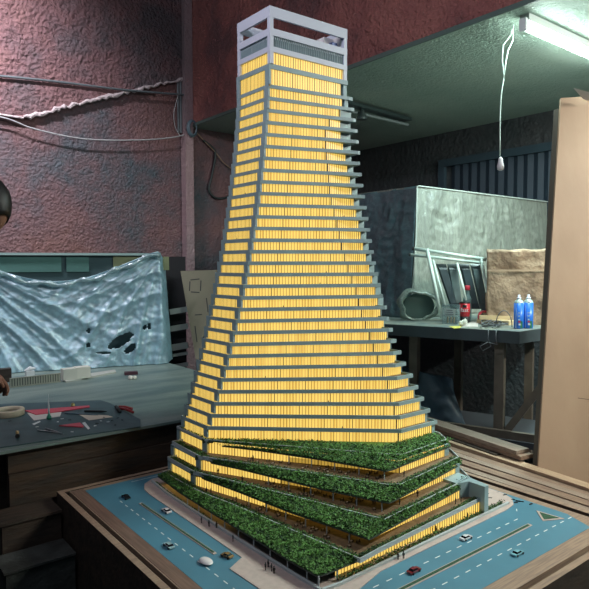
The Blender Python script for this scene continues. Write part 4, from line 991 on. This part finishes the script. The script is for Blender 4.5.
# things on the bench
def bpt(u, v): p = on_z(u, v, BZ+.0035); return p
def foot(u, v): return bpt(u, v)
M_blue = mat('can_blue', (.02,.16,.62), .3)
def spray(u, v, label):
    c = foot(u, v); k = (c-CAM).dot(fw)/4.25
    e = empty('spray_can', c, label, 'spray can', 'blue spray cans on the side bench'); h = .178*k; r = .033*k
    g = MB(); g.lathe(c, [(r*.96,0),(r,.004),(r,h)], 28); g.build('can_body', M_blue, e, True)
    g = MB(); g.lathe(c, [(r*1.0,h),(r*.98,h+.004),(r*.75,h+.016),(r*.45,h+.024),(r*.42,h+.026)], 28); g.build('shoulder', mat('can_shoulder', (.55,.66,.62), .3, metal=.4), e, True)
    g = MB(); g.lathe(c, [(r*.45,h+.025),(r*.45,h+.036),(r*.26,h+.038),(r*.26,h+.052),(r*.18,h+.054)], 18); g.build('nozzle', mat('nozzle_white', (.72,.74,.85), .4), e, True)
    # printed marks on the label, facing the room
    tocam = (CAM-c); tocam.z = 0; tocam.normalize(); a0 = math.atan2(tocam.y, tocam.x)
    def mark(da, z, w, hh, m, nm_):
        g = MB(); rr = r+.0006; vs = []
        for i in range(5):
            a = a0+da+(i/4-.5)*w/r
            vs += [(c.x+rr*math.cos(a), c.y+rr*math.sin(a), c.z+z), (c.x+rr*math.cos(a), c.y+rr*math.sin(a), c.z+z+hh)]
        g.add(vs, [(2*i, 2*i+2, 2*i+3, 2*i+1) for i in range(4)]); g.build(nm_, m, e)
    mark(-.55, .004, .003, h-.006, M_white, 'label_stripe')
    for zz in (.055,.078,.100): mark(.1, zz, .012, .008, mat('mark_pale', (.55,.7,.85), .5), 'label_mark')
    mark(.15, .040, .014, .012, mat('mark_red', (.6,.05,.1), .5), 'label_mark'); mark(.25, .022, .016, .012, M_white, 'label_mark')
    mark(.6, .004, .016, .045, mat('mark_green', (.02,.18,.10), .5), 'label_mark')
spray(518.5, 328.3, 'left one of the two blue spray cans'); spray(528, 328.0, 'right one of the two blue spray cans')
# red bottle
c = foot(464.5, 322.5); rc = empty('thinner_bottle', c, 'red and black labelled can with clear neck and red cap', 'can')
g = MB(); g.lathe(c, [(.036,0),(.037,.003),(.037,.048)], 24); g.build('can_body', M_dark, rc, True)
g = MB(); g.lathe(c, [(.0373,.046),(.0373,.138)], 24); g.build('red_label', mat('label_red', (.60,.025,.04), .4), rc, True)
g = MB(); g.lathe(c, [(.037,.136),(.037,.146),(.03,.150)], 24); g.build('can_rim', M_dark, rc, True)
txt_dir = (CAM-c); txt_dir.z = 0; txt_dir.normalize(); sidev = Vector((-txt_dir.y, txt_dir.x, 0))
def text_on(body, c, z, size, off_, m, parent, nm_):
    cu = bpy.data.curves.new(nm_, 'FONT'); cu.body = body; cu.size = size; cu.align_x = 'CENTER'; cu.extrude = .0004
    t = bpy.data.objects.new(nm_, cu); COL.objects.link(t); cu.materials.append(m)
    p = c+txt_dir*off_; p.z = z
    R3 = Matrix((( -sidev.x if False else sidev.x, 0, txt_dir.x), (sidev.y, 0, txt_dir.y), (0, 1, 0))).to_4x4()
    t.matrix_world = Matrix.Translation(p) @ R3
    dg = bpy.context.evaluated_depsgraph_get(); me = bpy.data.meshes.new_from_object(t.evaluated_get(dg)); me.transform(t.matrix_world)
    bpy.data.objects.remove(t); o = bpy.data.objects.new(nm_, me); COL.objects.link(o); o.parent = parent; o.matrix_parent_inverse = Matrix.Translation(-wloc(parent))
text_on('fast', c, c.z+.080, .040, .0385, M_white, rc, 'label_text')
g = MB(); q = c+txt_dir*.0385; g.beam(q-sidev*.014+Vector((0,0,.120)), q+sidev*.014+Vector((0,0,.120)), .001, .020); g.build('label_emblem', M_dark, rc)
c2 = c+dy_*.06; g = MB(); g.lathe(c2, [(.03,0),(.032,.1),(.03,.17),(.016,.20),(.013,.235)], 18); bt = g.build('clear_bottle', mat('bottle_clear', (.35,.5,.5), .15, trans=.5)); tag(bt, 'clear bottle with bright red cap behind the red can', 'bottle')
g = MB(); g.lathe(c2, [(.017,.232),(.019,.236),(.019,.262),(.016,.265)], 18); part_label(g.build('cap', mat('cap_red', (.75,.05,.08), .4), bt, True), 'bright red cap')
# glass jar with label
c = foot(451, 323.8); j = empty('glass_jar', c, 'square clear jar with white label left of the red can', 'jar')
g = MB(); g.obox((c.x,c.y,c.z+.068), ang, .054, .035, .068); g.build('jar_body', mat('jar_glass', (.20,.30,.32), .12, alpha=.45), j)
g = MB(); q = c-dy_*.037; g.obox((q.x,q.y,c.z+.085), ang, .040, .001, .024); g.build('label', mat('label_pale', (.55,.62,.62), .5), j)
g = MB()
for i in range(3): g.obox((q.x,q.y,c.z+.072+i*.013) if False else ((q-dy_*.0015).x,(q-dy_*.0015).y,c.z+.070+i*.014), ang, .030-.004*i, .0006, .002)
g.build('label_lines', mat('ink', (.08,.10,.12), .6), j)
g = MB()
for i, (dx, m_) in enumerate(((-.025,0),(.0,0),(.02,0))): q2 = c+dx_*dx; g.tube([q2+Vector((0,0,.006)), q2+Vector((.002,0,.05))], .006, 8)
g.build('brushes', mat('brush_tan', (.5,.38,.2), .6), j)
# white crumpled rag, wood sticks, tape ring, dark tin
g = MB(); c = foot(463, 326.0)
for k in range(9): g.lathe(c+Vector((random.uniform(-.03,.03), random.uniform(-.015,.015), random.uniform(0,.02))), [(.004,0),(.016,.008),(.012,.022),(.003,.03)], 7)
tag(g.build('crumpled_rag', M_foam), 'crumpled white rag in front of the red can', 'rag')
def stick(u0, v0, u1, v1, w, h, z, label, m):
    A = on_z(u0, v0, BZ+.0035+z); B = on_z(u1, v1, BZ+.0035+z); A.z = B.z = BZ+.0035+z+h/2; g = MB(); g.beam(A, B, w, h); tag(g.build('wood_offcut', m), label, 'wood offcut', 'pale wood offcuts on the side bench')
M_stk = mat('pale_wood', (.60,.48,.28), .6, noise_amt=.15, nscale=15)
stick(480, 322.5, 512, 325, .09, .030, 0, 'lowest pale wood offcut of the pile by the cans', M_stk)
stick(479, 319, 513, 319.5, .07, .028, .030, 'middle pale wood offcut of the pile by the cans', M_stk)
stick(483, 314, 514, 314.5, .06, .022, .058, 'top pale wood offcut of the pile by the cans', M_stk)
c = foot(489, 321.5); g = MB(); g.lathe(c, [(.055,0),(.057,.01),(.057,.12),(.05,.125)], 24); tn = tag(g.build('paint_tin', mat('tin_blue_grey', (.06,.10,.12), .4), None, True), 'dark blue-grey tin behind the wood offcuts', 'tin')
c = foot(484, 323); g = MB(); g.tube([c+rt*math.cos(a)*.038+Vector((0,0,1))*(math.sin(a)*.038+.045) for a in [2*PI*k/28 for k in range(28)]], .009, 10, closed=True)
tag(g.build('red_tape_ring', mat('ring_red', (.45,.04,.06), .4), None, True), 'red ring of tape standing against the dark tin', 'tape roll')
sheet('yellow_scrap', [(449,326.4),(462,326),(460,328),(454,328.6)], .001, mat('yellow_card', (.62,.55,.10), .6), 'small yellow paper scrap at the bench edge', 'paper', z=BZ+.0035)
sheet('bench_paper', [(466,322),(478,321),(478,327),(462,326.5)], .001, M_paper, 'torn pale paper between rag and wood offcuts', 'paper', z=BZ+.0036)
# tangled cable
cc = [bpt(u, v) for u, v in ((512,330),(506,328.5),(500,327),(496,328))]
P_ = []
for i in range(120):
    t = i/119; a = t*2*PI*5; u = 492+9*math.sin(a*.9)+7*t*math.cos(a*1.7); v = 326+2.5*math.cos(a*1.3)
    p = bpt(u, v); p.z += .008+.020*abs(math.sin(a*.7)); P_.append(p)
k_ = R[0]+dx_*0
g = MB(); g.tube(P_, .0035, 6)
arcp_ = [bpt(512+0*t, 327)+rt*(-.055+.055*math.cos(PI*t))+Vector((0,0,.11*math.sin(PI*t))) for t in [i/16 for i in range(17)]]; g.tube(arcp_, .003, 6)
edge = bpt(489, 330.2)-dy_*.012
loop = [edge+Vector((0,0,.01)), edge-dy_*.01+Vector((0,0,-.05)), edge-dy_*.012+rt*.02+Vector((0,0,-.10)), edge-dy_*.012-rt*.03+Vector((0,0,-.13)), edge-dy_*.012-rt*.05+Vector((0,0,-.10)), edge-dy_*.012+rt*.0+Vector((0,0,-.075)), edge-dy_*.012+rt*.06+Vector((0,0,-.09)), edge-dy_*.012+rt*.05+Vector((0,0,-.05)), edge+rt*.05+Vector((0,0,.01))]
g.tube(loop, .0035, 6)
tag(g.build('tangled_cable', mat('cable_bw', (.10,.11,.12), .4), None, True), 'tangle of thin black cable drooping over bench edge', 'cable')
# kraft paper wrapped box
ka = on_z(487, 323.5, BZ+.004); kb = on_z(545, 325, BZ+.004)
kd = (kb-ka); kd.z = 0; kl = kd.length; kd.normalize(); kn = Vector((-kd.y, kd.x, 0)); kn = -kn if kn.dot(CAM-ka) > 0 else kn
kz = CAM.z+(263-250)/605*(ka-CAM).dot(fw)
g = MB(); NX, NZ = 50, 40; vs = []
def ring_pts(t):
    z = BZ+.004+(kz-BZ)*t
    out = []
    for i in range(120):
        s_ = i/120*4; e_ = int(s_); f_ = s_-e_; Wd = kl; Dp = .24
        q = [ka+kd*(Wd*f_), ka+kd*Wd+kn*(Dp*f_), ka+kd*(Wd*(1-f_))+kn*Dp, ka+kn*(Dp*(1-f_))][e_]
        n_ = noise.noise(Vector((q.x*7, q.y*7, z*7)))*.016+abs(noise.noise(Vector((q.x*13, q.y*13, z*11))))*.012
        c_ = ka+kd*Wd/2+kn*Dp/2; dd_ = (q-c_); dd_.z = 0; dd_.normalize(); q = q+dd_*n_; out.append(Vector((q.x, q.y, z+(noise.noise(Vector((q.x*16, q.y*16, 0)))*.02 if t >= 1 else 0))))
    return out
R_ = [ring_pts(t/24) for t in range(25)]
vs = [v for r_ in R_ for v in r_]; fs = [(a*120+i, a*120+(i+1)%120, (a+1)*120+(i+1)%120, (a+1)*120+i) for a in range(24) for i in range(120)]
fs.append(tuple(24*120+i for i in range(120))); g.add(vs, fs)
kb_o = tag(g.build('kraft_paper_parcel', mat('kraft_paper', (.40,.29,.19), .7, noise_amt=.3, nscale=5, bump=1, bscale=7, bdist=.05), None, True), 'large box wrapped in creased brown kraft paper at bench right', 'parcel')
g = MB(); q0 = ka-kn*.018+Vector((0,0,(kz-BZ)*.72)); g.beam(q0, q0+kd*kl, .004, .012); g.build('paper_fold', mat('kraft_fold', (.50,.37,.25), .7), kb_o)

# under the bench: draped sheet, blue tub, bucket, planks
shA = on_z(372, 340, .0)
g = MB(); NX, NZ = 50, 40; vs = []
def px4(c4, s_, t): 
    a = c4[0].lerp(c4[1], s_); b = c4[3].lerp(c4[2], s_); return a.lerp(b, t)
c4 = [at_d(398,366,4.35), at_d(453,379,4.25), at_d(466,432,4.0), at_d(398,434,4.0)]
for j in range(NZ+1):
    for i in range(NX+1):
        s_, t = i/NX, j/NZ; q = px4(c4, s_, t)
        vs.append(q+fw*(.05*math.sin(s_*9-t*5)+.04*noise.noise(Vector((s_*4,t*4,0))))+Vector((0,0,.03*math.sin(s_*16+t*3)*t - .10*s_*t*(1-s_))))
g.add(vs, [(j*(NX+1)+i, j*(NX+1)+i+1, (j+1)*(NX+1)+i+1, (j+1)*(NX+1)+i) for j in range(NZ) for i in range(NX)])
o = g.build('plastic_sheet', mat('blue_sheet', (.055,.095,.125), .55, noise_amt=.4, nscale=5, bump=.5, bscale=9, bdist=.03), None, True); o.modifiers.new('t', 'SOLIDIFY').thickness = .002
tag(o, 'crumpled blue-grey plastic sheet slumped under the side bench', 'plastic sheet')
c = lg+dx_*.30+dy_*.25; g = MB(); g.lathe((c.x,c.y,0), [(.13,0),(.16,.34),(.17,.345),(.17,.36),(.15,.36),(.14,.30)], 28)
tag(g.build('bucket', mat('bucket_dark', (.05,.06,.06), .4), None, True), 'dark round bucket on floor beside right bench leg', 'bucket')
c = lg-dx_*.45+dy_*.25; g = MB(); g.obox((c.x,c.y,.54+.055), ang+.1, .09, .06, .055); tag(g.build('blue_box', mat('box_navy', (.02,.04,.14), .4)), 'small navy blue box on shelf under the side bench', 'box')
c = lg-dx_*.75+dy_*.55; g = MB(); g.obox((c.x,c.y,.54+.09), ang, .25, .1, .09); tag(g.build('storage_box', mat('box_dim', (.04,.05,.06), .6)), 'long dim box farther back on shelf under side bench', 'box')

# ------------------------------------------------------------------ person at the left edge
hc = at_d(-13.5, 205, 2.42)
person = empty('person', (hc.x-.25, hc.y-.12, 0), 'dark-haired person leaning in from the left edge, hand over the bench', 'person')
def skin(name, verts, edges, rad, m, parent, sub=2):
    me = bpy.data.meshes.new(name); me.from_pydata([tuple(v) for v in verts], edges, []); me.materials.append(m)
    o = bpy.data.objects.new(name, me); COL.objects.link(o)
    o.modifiers.new('s', 'SKIN'); 
    for i, sv in enumerate(me.skin_vertices[0].data): sv.radius = rad[i] if isinstance(rad[i], tuple) else (rad[i], rad[i])
    me.skin_vertices[0].data[0].use_root = True
    o.modifiers.new('b', 'SUBSURF').levels = sub; o.modifiers['b'].render_levels = sub; o.modifiers['s'].use_smooth_shade = True
    if parent: o.parent = parent; o.matrix_parent_inverse = Matrix.Translation(-wloc(parent))
    return o
M_skin = mat('skin', (.26,.13,.09), .5); M_hair = mat('hair_black', (.006,.006,.007), .5); M_shirt = mat('shirt_dark', (.02,.025,.03), .8); M_trou = mat('trousers_dark', (.02,.02,.025), .8)
lf_ = -rt; lf_.z = 0; lf_.normalize(); bk = Vector((0,0,0))
fwd = Vector((0,1,0))                 # faces the bench
sp = hc+lf_*.34-fw*.06                # top of spine, body off to the left
pel = Vector((sp.x-.05, sp.y-.06, .98)); che = Vector((sp.x, sp.y, 1.42)); nk = Vector((sp.x, sp.y, 1.56)).lerp(hc, .35); nk.z = 1.66
rdir = Vector((1,0,0))
hand = at_d(-3, 379, 2.86); wrist = at_d(-16, 372, 2.80)
shR = Vector((sp.x+.12, sp.y+.02, 1.47)); shL = Vector((sp.x-.22, sp.y, 1.47)); elR = at_d(-62, 368, 2.70)
V = [pel, pel.lerp(che,.5), che, nk, hc+Vector((-.02,0,-.05)), shR, elR, wrist, shL, shL+Vector((-.08,.05,-.3)), shL+Vector((-.02,.25,-.42)),
     pel+Vector((.10,0,-.06)), Vector((pel.x+.12,pel.y+.02,.50)), Vector((pel.x+.13,pel.y-.02,.08)), Vector((pel.x+.13,pel.y+.10,.035)),
     pel+Vector((-.10,0,-.06)), Vector((pel.x-.14,pel.y+.02,.50)), Vector((pel.x-.15,pel.y-.02,.08)), Vector((pel.x-.15,pel.y+.10,.035))]
Ed = [(0,1),(1,2),(2,3),(3,4),(2,5),(5,6),(6,7),(2,8),(8,9),(9,10),(0,11),(11,12),(12,13),(13,14),(0,15),(15,16),(16,17),(17,18)]
Rd = [.13,.12,.13,.055,.055,.055,.042,.028,.055,.042,.028,.085,.055,.04,.035,.085,.055,.04,.035]
skin('body', V, Ed, Rd, M_skin, person)
skin('shirt', V[:3]+[V[5],V[6],V[8],V[9]], [(0,1),(1,2),(2,3),(3,4),(2,5),(5,6)], [.145,.135,.145,.068,.052,.068,.052], M_shirt, person)
skin('trousers', [V[0],V[11],V[12],V[13],V[15],V[16],V[17]], [(0,1),(1,2),(2,3),(0,4),(4,5),(5,6)], [.14,.10,.072,.055,.10,.072,.055], M_trou, person)
# hand: palm and five fingers, held loosely curled, fingertips down
hd = (hand-wrist).normalized(); hu = Vector((0,0,1)); hs = hd.cross(hu).normalized(); dn_ = -hu
HV = [wrist, wrist.lerp(hand,.5), hand]; HE = [(0,1),(1,2)]; HR = [.026,(.036,.026),(.038,.024)]
for k, (o_, l_) in enumerate(((-.028,.9),(-.010,1.05),(.010,1.0),(.028,.8))):
    b_ = len(HV); base_ = hand+hs*o_+hd*.006; p1_ = base_+hd*.034*l_+dn_*.012; p2_ = p1_+hd*.012*l_+dn_*.028*l_; p3_ = p2_+dn_*.022*l_-hd*.006
    HV += [base_, p1_, p2_, p3_]; HE += [(2,b_),(b_,b_+1),(b_+1,b_+2),(b_+2,b_+3)]; HR += [.0115,.0105,.0095,.008]
b_ = len(HV); t0 = wrist.lerp(hand,.45)+hs*.03; HV += [t0, t0+hs*.016+hd*.026+dn_*.02, t0+hs*.010+hd*.048+dn_*.036]; HE += [(1,b_),(b_,b_+1),(b_+1,b_+2)]; HR += [.014,.011,.009]
skin('hand', HV, HE, HR, M_skin, person)
# head
def head_mesh():
    g = MB(); vs = []; NU, NV = 28, 20
    for j in range(NV+1):
        th = PI*j/NV
        for i in range(NU):
            ph = 2*PI*i/NU; x = math.sin(th)*math.cos(ph); y = math.sin(th)*math.sin(ph); z = math.cos(th)
            # y+ is the face
            sx = .076*(1-.22*max(0,-z)); sy = .096*(1-.10*max(0,-z)); q = Vector((x*sx, y*sy, z*.118))
            if y > .55 and abs(x) < .3 and -.32 < z < .12: q.y += .020*(1-abs(x)/.3)*(1-abs(z+.12)/.24)   # nose
            if y > .6 and .05 < z < .25 and .2 < abs(x) < .6: q.y -= .006                                # eye sockets
            if y > .6 and z < -.75: q.y += .010
            vs.append(q)
    fs = [(j*NU+i, (j+1)*NU+i, (j+1)*NU+(i+1)%NU, j*NU+(i+1)%NU) for j in range(NV) for i in range(NU)]
    g.add(vs, fs); return g
hd_rot = Matrix.Rotation(math.radians(25), 4, 'Z') @ Matrix.Rotation(math.radians(-28), 4, 'X')
def place_local(g, name, m, mtx=hd_rot):
    g.v = [tuple(hc+(mtx @ Vector(v))) for v in g.v]; return g.build(name, m, person, True)
place_local(head_mesh(), 'head', M_skin)
g = MB(); hm = head_mesh(); NU = 28
fs = [f for f in hm.f if not (Vector(hm.v[f[0]]).y > .035 and Vector(hm.v[f[0]]).z < .055) and Vector(hm.v[f[0]]).z > -.075]
g.v = [tuple(Vector((v[0]*1.12, v[1]*1.10-.004, v[2]*1.10+.004))*(1+.03*noise.noise(Vector(v)*60))) for v in hm.v]; g.f = fs; g.m = [0]*len(fs); g.uv = [None]*len(fs)
h_ = place_local(g, 'hair', M_hair); h_.modifiers.new('t', 'SOLIDIFY').thickness = .008
for sx in (-1, 1):
    g = MB(); g.tube([(sx*.076,-.005,.02),(sx*.086,-.012,.022),(sx*.088,-.014,.0),(sx*.080,-.004,-.028)], [.008,.012,.011,.007], 8); place_local(g, 'ear', M_skin)
    g = MB(); g.lathe((sx*.030,.084,.012), [(.001,-.007),(.009,-.004),(.010,0),(.009,.004),(.001,.007)], 10); place_local(g, 'eye', M_white)
g = MB(); g.tube([(-.022,.088,-.058),(0,.094,-.057),(.022,.088,-.058)], [.003,.006,.003], 8); place_local(g, 'mouth', mat('lips', (.20,.07,.06), .5))

# ------------------------------------------------------------------ lights
def area(name, loc, rot, sx, sy, power, col, spread=PI):
    l = bpy.data.lights.new(name, 'AREA'); l.shape = 'RECTANGLE'; l.size = sx; l.size_y = sy; l.energy = power; l.color = col; l.spread = spread
    o = bpy.data.objects.new(name, l); COL.objects.link(o); o.location = loc; o.rotation_euler = rot; return o
area('recess_tube_light', (3.99, lampY, C_Z-.11), (0,0,0), 1.2, .06, 64, (.72,1,.97))
# the main room's own ceiling tube, high over the left wall
area('main_room_tube_light', (.4, 4.6, 4.6), (math.radians(38),0,0), 1.5, .12, 95, (.93,.91,1), 2.0)
d_ = Vector((2.6,2.9,3.1))-Vector((.05,1.7,3.7))
area('crown_side_fill', (.05,1.7,3.7), d_.to_track_quat('-Z','Y').to_euler(), 1.2, .12, 36, (.90,.88,1))  # unseen fill added to brighten the crown while the left street stays dark
area('recess_second_tube_light', (3.95,-.15,C_Z-.11), (math.radians(18),0,0), 1.2, .06, 125, (1,.95,.86))
area('recess_ceiling_fill', (3.95,-.15,C_Z-.6), (PI,0,0), 1.2, .06, 120, (.75,1,.93))  # upward fill added to brighten the green ceiling, no fixture modelled
area('main_room_front_fill', (-.2,-.6,4.4), (math.radians(25),0,math.radians(-40)), 1.3, .15, 5, (.70,.9,1))  # weak unseen fill added from the camera side
w = bpy.data.worlds.new('world'); bpy.context.scene.world = w; w.use_nodes = True
w.node_tree.nodes['Background'].inputs[0].default_value = (.35,.65,.80,1); w.node_tree.nodes['Background'].inputs[1].default_value = .055
vs_ = bpy.context.scene.view_settings; vs_.view_transform = 'Standard'; vs_.look = 'None'; vs_.exposure = 0; vs_.gamma = 1; vs_.use_curve_mapping = False
